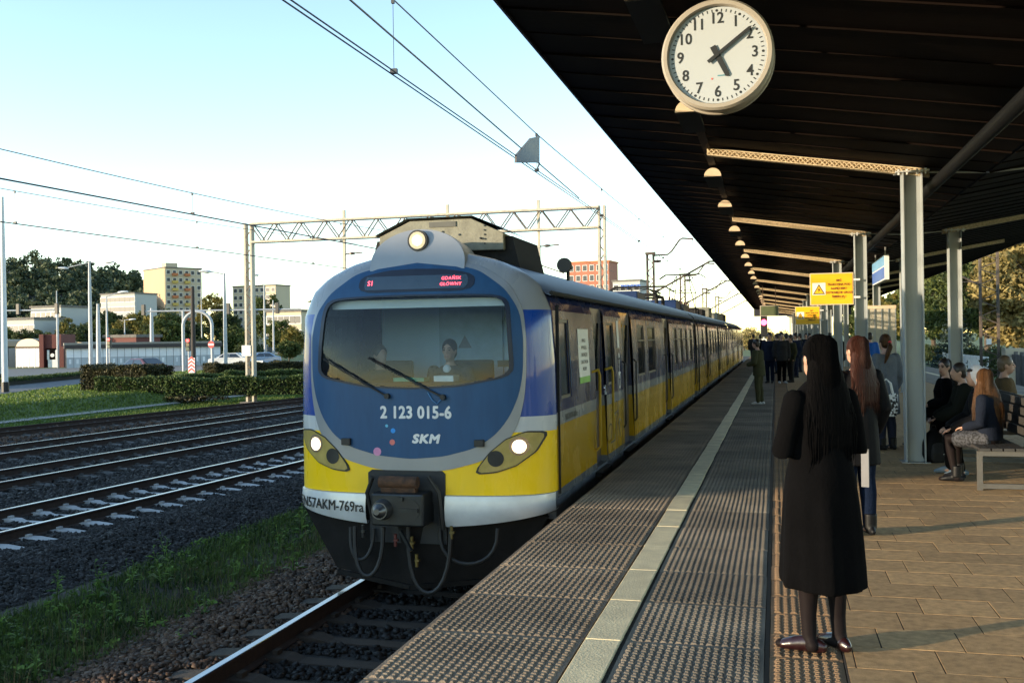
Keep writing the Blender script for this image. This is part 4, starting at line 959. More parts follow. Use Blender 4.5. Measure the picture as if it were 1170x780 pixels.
for p, q in (((13.68, .20), (13.90, .55)), ((13.90, .55), (14.36, .60)), ((14.36, .60), (14.08, .20)), ((14.08, .20), (13.68, .20)), ((14.08, .20), (13.86, .62)), ((14.55, .20), (14.34, .72)), ((13.78, .64), (13.96, .64)), ((14.26, .74), (14.40, .72))):
    dy, dz = q[0] - p[0], q[1] - p[1]; l = math.hypot(dy, dz); ny, nz = -dz / l * .012, dy / l * .012
    b.add([sidept(p[0] + ny, p[1] + nz, .0045), sidept(q[0] + ny, q[1] + nz, .0045), sidept(q[0] - ny, q[1] - nz, .0045), sidept(p[0] - ny, p[1] - nz, .0045)], [(3, 2, 1, 0)])
b.build('bicycle_symbol', m_ink, train)
b = MB(); n = 20
b.rings([[sidept(14.6 + q * math.cos(6.283 * i / n), 1.02 + q * math.sin(6.283 * i / n), .004) for i in range(n)] for q in (.09, .115)], True)
b.add([sidept(14.58, 1.05, .0045), sidept(14.61, 1.05, .0045), sidept(14.61, 1.33, .0045), sidept(14.58, 1.33, .0045)], [(0, 1, 2, 3)])
b.add([sidept(14.5, 1.12, .0045), sidept(14.7, 1.12, .0045), sidept(14.7, 1.15, .0045), sidept(14.5, 1.15, .0045)], [(0, 1, 2, 3)])
b.add([sidept(14.60 + .04 * math.cos(6.283 * i / 12), 1.39 + .04 * math.sin(6.283 * i / 12), .0045) for i in range(12)], [tuple(range(12))])
b.add([sidept(14.5, 1.5, .0045), sidept(14.7, 1.5, .0045), sidept(14.7, 1.9, .0045), sidept(14.5, 1.9, .0045)], [(0, 1, 2, 3)])
b.build('wheelchair_symbol', m_wtxt, train)
MB().box(XC + 1.425, XC + 1.46, 10.28, 10.30, .02, 2.0).build('corner_seam', m_under, train)
# roof equipment
rb = MB(); yb_ = 10.85
pr = [(-.78, 2.86), (-.40, 3.03), (.34, 3.03), (.72, 2.85), (.72, 2.66), (-.78, 2.68)]
rb.prism([(XC + x, yb_, z) for x, z in pr], [(XC + x * .98, yb_ + 1.35, z - .02) for x, z in pr]); ro = rb.build('ventilation_box', m_box, train, bevel=.01)
b = MB(); b.prism([(XC + x, yb_ + .08, z) for x, z in ((-.84, 2.82), (.80, 2.82), (.90, 2.40), (-.95, 2.40))], [(XC + x, yb_ + 1.3, z) for x, z in ((-.84, 2.82), (.80, 2.82), (.90, 2.40), (-.95, 2.40))]); b.build('box_base', m_under, train)
b = MB(); pr2 = [(-.82, 2.865), (-.42, 3.045), (.36, 3.045), (.78, 2.855)]
b.rings([[(XC + x, y, z) for x, z in pr2] for y in (yb_ - .03, yb_ + 1.4)], closed=False); b.rings([[(XC + x, y, z + .014) for x, z in pr2] for y in (yb_ + 1.4, yb_ - .03)], closed=False); b.build('box_lid', m_box, ro)
MB().box(XC - .16, XC + .16, yb_ - .012, yb_ - .002, 2.945, 3.005).build('maker_plate', M('plate_dark', (.10, .10, .085), None, .6), ro)
b = MB()
for x in (-.5, -.34, .0, .2, .45, .46, .47): b.cyl((XC + x, yb_ - .01, 2.89 - abs(x) * .2), (XC + x, yb_, 2.89 - abs(x) * .2), .012, n=8)
for i in range(5): b.cyl((XC + .5, yb_ - .01, 2.74 + i * .05), (XC + .5, yb_, 2.74 + i * .05), .010, n=8)
b.build('rivets', m_steeld, ro)
h = onY(645, 303, 11.4)
b = MB(); b.tube([(h.x, 11.36, h.z), (h.x, 11.40, h.z), (h.x, 11.5, h.z), (h.x, 11.75, h.z)], [.085, .088, .05, .03], 18); b.cyl((h.x, 11.6, h.z - .17), (h.x, 11.6, h.z), .02, n=8); b.build('horn', m_black, train, smooth=True)
def panto(y, up, label=None):
    b = MB(); z0 = 2.60
    for x in (-.55, .55):
        b.bar((XC + x, y - .9, z0 + .18), (XC + x, y + .9, z0 + .18), .05, .06)
        for dy in (-.8, .8): b.cyl((XC + x, y + dy, z0 - .1), (XC + x, y + dy, z0 + .15), .05, n=10)
    for dy in (-.9, .9): b.bar((XC - .55, y + dy, z0 + .18), (XC + .55, y + dy, z0 + .18), .05, .06)
    zt = 4.20 if up else z0 + .46; zm = (z0 + .2 + zt) / 2; ky = 1.25 if up else 1.5
    for x in (-.5, .5):
        for s in (-1, 1):
            b.tube([(XC + x, y + s * .2, z0 + .22), (XC + x * .85, y + s * ky, zm), (XC + x * .5, y + s * .12, zt - .06)], .018, 6)
    for s in (-1, 1): b.tube([(XC - .43, y + s * ky, zm), (XC + .43, y + s * ky, zm)], .015, 6); b.tube([(XC - .5, y + s * .2, z0 + .22), (XC + .43, y + s * ky, zm)], .009, 5)
    for s in (-.14, .14):
        b.tube([(XC - .95, y + s, zt - .16), (XC - .7, y + s, zt), (XC + .7, y + s, zt), (XC + .95, y + s, zt - .16)], .02, 6)
    b.build('pantograph', m_under, train, smooth=True)
panto(28.0, False); panto(41.5, True)
for y0, y1, w_, h_, mt in ((25.2, 25.7, .4, .12, m_under), (31.2, 32.4, .7, .2, m_roofb), (33.5, 35.2, .5, .2, m_under), (36.2, 38.0, .5, .22, m_steeld), (44.2, 46.0, .6, .24, m_under), (47.0, 49.0, .7, .4, m_box), (54, 58, .7, .3, m_box), (60, 63, .7, .35, m_under), (23.0, 24.4, .6, .12, m_roofb)):
    MB().box(XC - w_, XC + w_, y0, y1, 2.42, 2.6 + h_).build('roof_equipment', mt, train, bevel=.03)
for y in np.arange(32.6, 40.5, .9):
    b = MB(); b.tube([(XC + .35, y, 2.5), (XC + .35, y, 2.65), (XC + .35, y, 2.7), (XC + .35, y, 2.95)], [.03, .07, .04, .03], 8); b.build('roof_insulator', m_rust2, train)

# ================================================================ people
m_skin = M('skin', (.46, .27, .19), (.40, .22, .155), .5, scale=9, contrast=.4)
m_eye = M('eye_dark', (.02, .015, .012), None, .2)
m_lip = M('lips', (.30, .10, .08), None, .5)
def cloth(name, c, c2=None, rough=.9, b=.35, sc_=7): return M(name, c, c2 or tuple(q * .65 for q in c), rough, scale=sc_, bump=b, bscale=60, spec=.06, local=True)
c_black = cloth('black_wool', (.0032, .0031, .0036), rough=1.0, b=.15); c_black2 = cloth('black_nylon', (.0085, .0085, .010), rough=.65, b=.15)
c_jean = cloth('blue_denim', (.007, .013, .032)); c_grey = cloth('grey_wool', (.135, .15, .175)); c_olive = cloth('olive_cotton', (.055, .055, .03))
c_navy = cloth('navy_cloth', (.022, .026, .045)); c_char = cloth('charcoal', (.035, .035, .037)); c_white = cloth('white_cotton', (.70, .70, .72))
c_tan = cloth('tan_jacket', (.14, .095, .05)); c_maroon = cloth('maroon_cloth', (.10, .018, .025)); c_blue = cloth('blue_nylon', (.02, .11, .42), rough=.5)
c_flor = M('dark_floral', (.045, .047, .058), (.006, .007, .010), .8, scale=42, detail=1, contrast=2.2, local=True)
c_tight = cloth('sheer_tights', (.013, .0095, .010), rough=.6, b=.05)
c_red = M('burgundy_patent', (.022, .0045, .005), (.012, .003, .0035), .32, scale=5, coat=.35)
c_boot = M('black_boot', (.006, .0065, .008), None, .5, spec=.2); c_snk = cloth('grey_blue_sneaker', (.17, .23, .28)); c_wshoe = cloth('white_shoe', (.6, .6, .6))
h_black = M('black_hair', (.0045, .0040, .0042), (.0022, .0022, .0024), .7, spec=.015, scale=60, stretch=(1, 1, .06), bump=.4, bscale=110, local=True)
h_red = M('auburn_hair', (.045, .012, .006), (.015, .005, .003), .55, spec=.15, scale=60, stretch=(1, 1, .06), bump=.4, bscale=110, local=True)
h_brown = M('brown_hair', (.095, .044, .017), (.011, .0055, .003), .5, spec=.12, scale=45, stretch=(1, 1, .07), bump=.4, bscale=100, local=True)
h_dark = M('dark_brown_hair', (.028, .017, .012), (.012, .008, .006), .45, scale=60, stretch=(1, 1, .06), local=True)
h_fair = M('fair_hair', (.15, .095, .05), (.08, .05, .025), .5, scale=60, local=True)

def blob(mb, name, mat, parent, voxel, it=6):
    me = mb.mesh('tmp'); ob = bpy.data.objects.new('tmp', me); COL.objects.link(ob)
    r_ = ob.modifiers.new('r', 'REMESH'); r_.mode = 'VOXEL'; r_.voxel_size = voxel; r_.use_smooth_shade = True
    if it: s_ = ob.modifiers.new('s', 'SMOOTH'); s_.iterations = it; s_.factor = .5
    bpy.context.view_layer.update(); dg = bpy.context.evaluated_depsgraph_get()
    out = bpy.data.meshes.new_from_object(ob.evaluated_get(dg)); bpy.data.objects.remove(ob); bpy.data.meshes.remove(me)
    out.name = name; out.materials.clear(); out.materials.append(mat); out.polygons.foreach_set('use_smooth', [True] * len(out.polygons))
    return link(name, out, parent)

def rotz(p, a, c=(0, 0)): x, y = p[0] - c[0], p[1] - c[1]; return np.array((c[0] + x * math.cos(a) - y * math.sin(a), c[1] + x * math.sin(a) + y * math.cos(a), p[2]))
def human(label, loc, yaw, H=1.68, sit=False, lean=0.0, hy=0.0, voxel=.018, arms='down', top=c_black, toplen=.16, flare=1.0, legs=c_jean, shoes=c_boot,
          hair=('short', h_dark), hairlen=.3, hood=None, skirt=None, face=False, seat=.44, group=None, hands=True, coat=None, thick=.016, female=True, fat=1.0, feet=(0, 0), hw=1.0):
    root = thing('person', label, 'person', loc, yaw, group); s = H / 1.7
    V = lambda x, y, z: np.array((x, y, z)) * s
    dz = 0.0 if not sit else (seat + .085) / s - .95
    T = {}
    for k, p in dict(P=(0, 0, .95), W=(0, .0, 1.08), C=(0, .012, 1.24), S=(0, -.006, 1.385), N=(0, -.012, 1.46), H=(0, .018, 1.585)).items():
        x, y, z = p; ry = (z - .95) ; yy = y + math.sin(lean) * ry; zz = .95 + math.cos(lean) * ry
        T[k] = V(x, yy, zz + dz)
    shw = .165 if female else .195
    J = {}
    for sd, q in (('R', 1), ('L', -1)):
        J['sh' + sd] = T['S'] + V(q * shw, -.005, -.015)
        if arms == 'down': e, w = V(q * .055, -.03, -.285), V(q * .04, .05, -.53)
        elif arms == 'cross': e, w = V(q * .085, -.0, -.275), (V(-q * .13, .165, -.265) if q > 0 else V(-q * .15, .19, -.235))
        elif arms == 'knee': e, w = V(q * .06, .10, -.27), V(q * -.03, .33, -.38)
        elif arms == 'front': e, w = V(q * .06, -.0, -.27), V(-q * .06, .22, -.33)
        elif arms == 'carry': e, w = (V(q * .07, -.03, -.28), V(q * .06, .10, -.50)) if q > 0 else (V(q * .07, .02, -.28), V(-q * .02, .23, -.27))
        J['el' + sd] = J['sh' + sd] + e; J['wr' + sd] = J['sh' + sd] + w
        hp = T['P'] + V(q * .088, 0, -.04); J['hip' + sd] = hp
        if sit:
            kn = np.array((q * .115 * s, hp[1] + .43 * s, .50 * s)); an = np.array((q * .12 * s, kn[1] - .03 * s, .085 * s))
        else:
            kn = V(q * .088, .018, .49); an = V(q * .086, -.03, .085)
        J['kn' + sd] = kn; J['an' + sd] = an; J['to' + sd] = an + V(q * .03, .16, -.055)
    J['anL'] = J['anL'] + (V(0, .03, 0) if not sit else V(0, -.06, 0)); J['toL'] = J['anL'] + V(-.03, .16, -.055)
    for sd, fa in (('R', feet[0]), ('L', feet[1])):
        if fa: J['to' + sd] = J['an' + sd] + rotz(J['to' + sd] - J['an' + sd], fa)
    HC = T['H']
    def hp_(x, y, z): return rotz(HC + V(x, y, z), hy, HC[:2])
    # ---- body
    b = MB(); n = 14; X_ = (1, 0, 0)
    b.tube([T['P'] + V(0, 0, -.07), T['P'], T['W'], T['C'], T['S'], T['S'] * .4 + T['N'] * .6], [(.13 * s, .10 * s), (.155 * s, .112 * s), (.128 * s, .098 * s), (.148 * s, .108 * s), (.13 * s, .085 * s), (.06 * s, .06 * s)], n, side=X_, round_ends=True)
    b.tube([T['S'], T['N'], HC + V(0, -.01, -.05)], [(.055 * s, .055 * s), (.05 * s, .052 * s), (.052 * s, .055 * s)], 10, round_ends=True)
    b.ell(hp_(0, -.012, .018), (.074 * s, .094 * s, .108 * s), 18, 12, hy)
    b.ell(hp_(0, .028, -.045), (.052 * s, .060 * s, .070 * s), 14, 9, hy)
    b.tube([hp_(0, .085, .02), hp_(0, .103, -.012), hp_(0, .094, -.026)], [.010 * s, .014 * s, .013 * s], 8, round_ends=True)
    for q in (-1, 1): b.ell(hp_(q * .076, -.008, -.002), (.012 * s, .02 * s, .032 * s), 8, 6, hy)
    for sd in 'RL':
        sh, el, wr = J['sh' + sd], J['el' + sd], J['wr' + sd]
        b.tube([sh, (sh + el) / 2, el, (el * .6 + wr * .4), wr], [.05 * s, .043 * s, .037 * s, .036 * s, .025 * s], 10, round_ends=True)
        d = vnorm(wr - el); sx = vnorm(np.cross(d, (0, 0, 1)) if abs(d[2]) < .9 else np.array((0, 1., 0)))
        up = np.cross(sx, d)
        if hands:
            b.tube([wr, wr + d * .045 * s, wr + d * .085 * s], [(.024 * s, .018 * s), (.040 * s, .015 * s), (.038 * s, .013 * s)], 8, side=sx, round_ends=True)
            for i, (o, l) in enumerate(((-.029, .066), (-.010, .078), (.010, .074), (.028, .058))):
                p0 = wr + d * .08 * s + sx * o * s; b.tube([p0, p0 + d * l * .5 * s - up * .008 * s, p0 + d * l * .85 * s - up * .03 * s], [.0095 * s, .009 * s, .008 * s], 6, round_ends=True)
            p0 = wr + d * .03 * s - sx * .03 * s; b.tube([p0, p0 + d * .03 * s - sx * .022 * s - up * .008 * s, p0 + d * .06 * s - sx * .026 * s - up * .02 * s], [.0115 * s, .010 * s, .009 * s], 6, round_ends=True)
        hp, kn, an, to = J['hip' + sd], J['kn' + sd], J['an' + sd], J['to' + sd]
        calf = kn * .68 + an * .32 + V(0, -.012, 0)
        b.tube([hp, hp * .55 + kn * .45, kn, calf, kn * .25 + an * .75, an], [.078 * s, .070 * s, .052 * s, .052 * s, .036 * s, .034 * s], 12, round_ends=True)
        b.tube([an + V(0, -.035, -.035), an + V(0, .04, -.04), to], [(.034 * s, .036 * s), (.038 * s, .032 * s), (.036 * s, .02 * s)], 10, side=X_, round_ends=True)
    blob(b, 'body', m_skin, root, voxel, 3)
    if face:
        for q in (-1, 1):
            e = MB(); e.ell(hp_(q * .030, .078, .010), (.013 * s, .008 * s, .007 * s), 8, 6, hy); e.build('eye', m_eye, root, local=True, smooth=True)
            e = MB(); e.tube([hp_(q * .013, .087, .030), hp_(q * .032, .084, .034), hp_(q * .05, .068, .028)], .0045 * s, 5); e.build('eyebrow', hair[1], root, local=True)
        e = MB(); e.tube([hp_(-.022, .082, -.060), hp_(0, .090, -.060), hp_(.022, .082, -.060)], .0055 * s, 6); e.build('mouth', m_lip, root, local=True)
    # ---- legs and shoes
    if legs:
        b = MB(); e_ = .012 if legs is c_tight else .020
        if legs is c_tight: e_ = .005
        b.tube([T['P'] + V(0, 0, -.06), T['P'] + V(0, 0, .06)], [(.165 * s, .125 * s), (.16 * s, .12 * s)], 14, side=X_, round_ends=True)
        for sd in 'RL':
            hp, kn, an = J['hip' + sd], J['kn' + sd], J['an' + sd]; calf = kn * .68 + an * .32 + V(0, -.012, 0); E_ = e_ * s
            b.tube([hp, hp * .55 + kn * .45, kn, calf, kn * .25 + an * .75, an + V(0, 0, .0)], [.080 * s + E_, .071 * s + E_, .053 * s + E_, .052 * s + E_, .036 * s + E_ * 1.2, .033 * s + E_ * 1.3], 12, round_ends=True)
        if legs is c_tight:
            for sd in 'RL': an, to = J['an' + sd], J['to' + sd]; b.tube([an + V(0, -.035, -.035), an + V(0, .04, -.04), to], [(.039 * s, .041 * s), (.043 * s, .037 * s), (.040 * s, .025 * s)], 10, side=X_, round_ends=True)
        blob(b, 'tights' if legs is c_tight else 'trousers', legs, root, max(voxel * .8, .012), 4)
    for sd in 'RL':
        an, to = J['an' + sd], J['to' + sd]; b = MB()
        d = vnorm((to - an) * np.array((1, 1, 0))); zb = .002
        g = lambda f, z: np.array((an[0] + d[0] * f * s, an[1] + d[1] * f * s, z * s))
        if shoes is c_boot: b.tube([g(-.01, .06), g(-.012, .19)], [.054 * s, .056 * s], 12, round_ends=False)
        b.tube([g(-.075, .04), g(-.05, .045), g(.02, .052), g(.09, .042), g(.14, .032), g(.168, .027)], [(.024 * s, .030 * s), (.036 * s, .040 * s), (.038 * s, .046 * s), (.043 * s, .038 * s), (.041 * s, .028 * s), (.028 * s, .020 * s)], 14, side=np.cross(d, (0, 0, 1.)), round_ends=True)
        o = blob(b, 'shoe', shoes, root, max(voxel * .6, .008), 3)
        for v in o.data.vertices: v.co.z = max(v.co.z, .003)
    # ---- top
    b = MB(); th = thick * s
    if coat:
        RGs = []; NN = 40
        for z, rx, ry, yo, am in coat:
            ring = []
            for i in range(NN):
                a = 2 * math.pi * i / NN; k = 1 + am * math.sin(6 * a + .7) + am * .6 * math.sin(11 * a + 2 + z * 3)
                zz = z + (.03 * math.cos(a - 1.6) if z < .45 else 0)
                ring.append((rx * s * k * math.cos(a), yo * s + ry * s * k * math.sin(a), zz * s))
            RGs.append(ring)
        b.rings(RGs, True, True, True)
    else:
        pts = [T['P'] + V(0, 0, -toplen if not sit else -.05), T['P'] + V(0, 0, 0), T['W'], T['C'], T['S'] + V(0, 0, -.01), T['S'] * .5 + T['N'] * .5]
        q = fat
        rr = [(.165 * s * flare + th, .125 * s * flare + th), (.162 * s * q + th, .122 * s * q + th), (.145 * s * q + th, .112 * s * q + th), (.162 * s * q + th, .118 * s * q + th), (.150 * s + th, .095 * s + th), (.075 * s + th, .07 * s + th)]
        b.tube(pts, rr, 18, side=X_, round_ends=False)
    for sd in 'RL':
        sh, el, wr = J['sh' + sd], J['el' + sd], J['wr' + sd]
        b.tube([sh + V(0, 0, .0), (sh + el) / 2, el, (el + wr) / 2, el * .08 + wr * .92], [.054 * s + th, .050 * s + th, .047 * s + th, .042 * s + th, .036 * s + th * .8], 12, round_ends=True)
    o = blob(b, 'coat' if coat else 'jacket', top, root, max(voxel * .85, .012), 3)
    if skirt:
        b = MB()
        for sd in 'RL':
            hp, kn = J['hip' + sd], J['kn' + sd]; b.tube([T['P'], hp, hp * .3 + kn * .7], [.13 * s, .115 * s, .10 * s], 12, round_ends=True)
        blob(b, 'skirt', skirt, root, .018, 4)
    # ---- hair
    kind, hm = hair; b = MB()
    if hood is not None:
        b.ell(hp_(0, -.028, .022), (.102 * s, .105 * s, .128 * s), 18, 12, hy); b.tube([hp_(0, -.05, -.06), T['N'] + V(0, -.05, -.02), T['S'] + V(0, -.06, -.03)], [(.09 * s, .07 * s), (.10 * s, .065 * s), (.12 * s, .05 * s)], 14, side=X_, round_ends=True)
        blob(b, 'hood', hood, root, .016, 3); b = MB()
        b.ell(hp_(0, .030, .070), (.058 * s, .050 * s, .030 * s), 16, 10, hy); blob(b, 'hair', hm, root, .010, 1)
        return root
    b.ell(hp_(0, -.022, .034), (.086 * s, .097 * s, .104 * s), 18, 12, hy)
    if kind == 'short':
        b.ell(hp_(0, -.05, -.015), (.078 * s, .062 * s, .085 * s), 14, 9, hy); blob(b, 'hair', hm, root, .014, 2)
    elif kind == 'pony':
        b.ell(hp_(0, -.04, -.01), (.080 * s, .070 * s, .085 * s), 14, 9, hy)
        p = [hp_(0, -.11, .0), hp_(-.03, -.16, -.05), hp_(-.07, -.15, -.16), hp_(-.10, -.12, -.30)]
        b.tube(p, [.026 * s, .040 * s, .038 * s, .014 * s], 10, round_ends=True); blob(b, 'hair', hm, root, .013, 2)
        e = MB(); e.ell(hp_(0, -.115, .0), (.034 * s, .026 * s, .034 * s), 10, 7, hy); e.build('hair_tie', M('red_tie', (.6, .02, .03), None, .6), root, local=True, smooth=True)
    elif kind == 'long':
        b.ell(hp_(0, -.05, -.02), (.088 * s, .07 * s, .095 * s), 14, 9, hy)
        L_ = hairlen * s
        pts = [hp_(0, -.055, .0), hp_(0, -.072, -.10), hp_(0, -.088, -.17) + np.array((0, 0, 0)), hp_(0, -.115, -.17) - np.array((0, 0, L_ * .35)), hp_(0, -.118, -.17) - np.array((0, 0, L_ * .7)), hp_(0, -.11, -.17) - np.array((0, 0, L_))]
        sdv = rotz((1, 0, 0), hy)
        b.tube(pts, [(.090 * s, .06 * s), (.100 * s * hw, .058 * s), (.118 * s * hw, .052 * s), (.132 * s * hw, .042 * s), (.120 * s * hw, .034 * s), (.07 * s * hw, .016 * s)], 18, side=sdv, round_ends=True)
        blob(b, 'hair', hm, root, .014, 2)
        st = MB(); rn = random.Random(5)
        for i in range(320):
            a = rn.uniform(-1.35, 1.35); e0 = hp_(math.sin(a) * .086, -.022 - math.cos(a) * .096, .06 + .03 * rn.random())
            top_ = hp_(math.sin(a) * .05, -.03 - math.cos(a) * .06, .125); e1 = hp_(math.sin(a) * .095, -.03 - math.cos(a) * .098, -.05); f_ = rn.uniform(.55, 1.08)
            e2 = hp_(math.sin(a) * .118 * hw, -.078 - math.cos(a) * .056, -.17) - np.array((0, 0, .02)); wob = rn.uniform(-.02, .02)
            e3 = hp_(math.sin(a) * .130 * hw + wob, -.108 - math.cos(a) * .042, -.17) - np.array((0, 0, L_ * f_ * .55)); e4 = hp_(math.sin(a) * .115 * hw + wob * 1.6, -.105 - math.cos(a) * .036, -.17) - np.array((0, 0, L_ * f_))
            st.tube([top_, e0, e1, e2, e3, e4], [.003, .0045, .005, .005, .004, .001], 4)
        st.build('hair_strands', hm, root, local=True, smooth=True, ang=80)
    return root

coat1 = [(.375, .240, .205, .0, .055), (.40, .240, .205, .0, .055), (.60, .228, .190, .0, .045), (.80, .215, .172, .0, .03), (.95, .198, .155, .0, .012), (1.06, .172, .135, .0, .006), (1.16, .175, .132, .005, .004), (1.28, .185, .132, .008, .0), (1.36, .182, .112, .0, 0), (1.41, .14, .095, -.005, 0), (1.47, .075, .072, -.01, 0)]
human('woman in a long black coat with black hair, arms crossed, burgundy patent shoes', (.215, 5.44, 0), R(34), 1.635, hy=R(0), feet=(R(8), R(26)), hw=1.15, voxel=.012, arms='cross', top=c_black, legs=c_tight, shoes=c_red, hair=('long', h_black), hairlen=.40, coat=coat1, thick=.009)
human('young woman with long auburn hair, black jacket, blue jeans and black ankle boots', (.64, 8.66, 0), R(26), 1.62, hy=R(12), hw=1.15, voxel=.014, arms='carry', top=c_black2, toplen=.34, flare=1.12, legs=c_jean, shoes=c_boot, hair=('long', h_red), hairlen=.36)
human('woman in a grey wool coat with ponytail and red band, beside the column', (1.50, 15.05, 0), R(35), 1.63, voxel=.018, arms='carry', top=c_grey, toplen=.42, flare=1.18, legs=c_navy, shoes=c_boot, hair=('pony', h_brown), thick=.025)
human('seated girl with very long brown hair, back turned, on the bench end', (2.24, 11.86, 0), R(60), 1.62, sit=True, lean=.06, hy=R(-50), hw=1.3, voxel=.014, arms='front', top=cloth('dark_denim', (.012, .016, .028)), legs=c_tight, shoes=c_boot, hair=('long', h_brown), hairlen=.36, skirt=c_flor)
human('seated person in a white hood and black jacket with grey sneakers, hands on knees', (2.36, 12.52, 0), R(92), 1.68, sit=True, lean=.22, hy=R(25), voxel=.015, arms='knee', top=c_black2, legs=c_black, shoes=c_snk, hair=('short', h_dark), hood=c_white, thick=.03)
human('seated dark-haired woman wearing glasses and a black jacket, looking over her shoulder', (2.34, 15.5, 0), R(85), 1.68, sit=True, lean=-.02, hy=R(55), voxel=.014, arms='front', top=c_black, legs=c_black, shoes=c_boot, hair=('long', h_dark), hairlen=.12, face=True, thick=.03)
human('seated fair-haired young man in a tan jacket and maroon scarf, seen in profile', (3.0, 14.95, 0), R(-92), 1.78, sit=True, lean=.05, hy=R(-8), voxel=.014, arms='front', top=c_tan, legs=c_navy, shoes=c_boot, hair=('short', h_fair), face=True, female=False, thick=.025)
human('seated person in a maroon jacket at the far side of the nearer bench', (3.0, 13.25, 0), R(-88), 1.66, sit=True, lean=.12, voxel=.02, arms='front', top=c_maroon, legs=c_black, shoes=c_boot, hair=('short', h_dark), hood=c_maroon, thick=.03)
human('man in an olive jacket and trousers with white shoes by the platform edge line', (-.40, 24.6, 0), R(70), 1.56, lean=.10, voxel=.022, arms='front', top=c_olive, toplen=.2, legs=c_olive, shoes=c_wshoe, hair=('short', h_dark), female=False, thick=.03)
m_gr = 'people waiting further down the platform'
for u, v, H, yw, tp, lg, lab in ((880, 437.5, 1.74, 160, c_navy, c_jean, 'man in a navy hooded jacket and jeans in the distant group'), (893.5, 438, 1.75, 200, c_char, c_black, 'man in a charcoal jacket and black trousers in the distant group'), (904, 437, 1.66, 120, c_olive, c_char, 'person in a dark green jacket holding a white bag in the distant group'), (899, 430, 1.72, 30, c_black, c_navy, 'person in black behind the distant group')):
    p = onZ(u, v, 0); human(lab, (p.x, p.y, 0), R(yw), H, voxel=.026, arms='down', top=tp, toplen=.2, legs=lg, shoes=c_wshoe if lg is c_black else c_boot, hair=('short', h_dark), female=False, thick=.03, hands=True, group=m_gr)
human('person in a bright blue jacket standing by the waiting shelter', (2.62, 30.5, 0), R(20), 1.68, voxel=.026, top=c_blue, toplen=.2, legs=c_navy, hair=('short', h_dark), thick=.03, group=m_gr)
for i, (u, Y, tp, lab) in enumerate(((869, 52, c_black, 'tiny figure in black far down the platform beside the train'), (914, 46, c_char, 'tiny figure in charcoal far down the platform between columns'), (925, 42, c_navy, 'tiny figure in navy far down the platform under the warning sign'), (948, 40, c_black2, 'tiny figure in a dark coat behind the auburn-haired woman'))):
    p = onY(u, 400, Y); human(lab, (p.x, Y, 0), R(100 * i), 1.7, voxel=.03, top=tp, legs=c_navy, female=False, hair=('short', h_dark), thick=.03, hands=False, group=m_gr)
d_ = onY(514, 408, NY + 1.12); c_shirt = cloth('driver_jacket', (.03, .035, .05))
drv = human('train driver in a dark jacket with white collar, sitting behind the windshield', (d_.x, NY + 1.12, d_.z - 1.13), R(178), 1.76, sit=True, seat=.46, voxel=.013, arms='front', top=c_shirt, legs=c_navy, hair=('short', h_dark), face=True, female=False)
e = MB(); e.ell((0, .10, 1.0), (.05, .03, .05), 12, 8); e.build('collar', c_white, drv, local=True, smooth=True)
d2 = onY(434, 412, NY + 1.15)
human('second crew member in profile behind the windshield', (d2.x, NY + 1.15, d2.z - 1.13), R(230), 1.72, sit=True, seat=.46, voxel=.014, arms='front', top=c_shirt, legs=c_navy, hair=('short', h_dark), female=False)

human('seated person in a black jacket with dark hair, back to the brown-haired girl', (3.0, 12.05, 0), R(-95), 1.72, sit=True, lean=.10, voxel=.016, arms='front', top=c_black2, legs=c_black, shoes=c_boot, hair=('short', h_dark), female=False, thick=.035)
human('seated person in a dark padded jacket between the white hood and the woman with glasses', (2.40, 13.95, 0), R(88), 1.66, sit=True, lean=.18, hy=R(10), voxel=.016, arms='knee', top=cloth('dark_padded', (.014, .015, .012)), legs=c_black, shoes=c_boot, hair=('short', h_dark), thick=.04)
for i, (u, Y, tp, lab) in enumerate(((861, 58, c_char, 'tiny figure in charcoal beyond the olive jacket man'), (888, 44, c_black, 'dark clad figure behind the navy hooded man'), (909, 40, c_navy, 'figure in navy beside the white carrier bag'), (921, 50, c_black2, 'tiny figure in black between the far columns'), (935, 55, c_olive, 'tiny figure in dark green between the far columns'), (958, 33, c_char, 'figure in charcoal behind the auburn-haired woman'))):
    p = onY(u, 400, Y); human(lab, (p.x, Y, 0), R(60 * i), 1.72, voxel=.03, top=tp, legs=c_navy, female=False, hair=('short', h_dark), thick=.03, hands=False, group=m_gr)
# glasses for the seated woman are small frames: child of her
gl = [o for o in COL.objects if o.name.startswith('person') and 'glasses' in o.get('label', '')][0]
HCz = None
bd = [c for c in gl.children if c.name.startswith('eye') and not c.name.startswith('eyebrow')]
b = MB()
for e in bd:
    q = np.mean([v.co[:] for v in e.data.vertices], axis=0); hyv = R(55); fx_, fy_ = -math.sin(hyv), math.cos(hyv); rx_, ry_ = math.cos(hyv), math.sin(hyv)
    ring = [(q[0] + fx_ * .012 + rx_ * .022 * math.cos(6.283 * i / 16), q[1] + fy_ * .012 + ry_ * .022 * math.cos(6.283 * i / 16), q[2] + .018 * math.sin(6.283 * i / 16)) for i in range(17)]
    b.tube(ring, .0022, 5, caps=False)
b.build('glasses', m_black, gl, local=True)

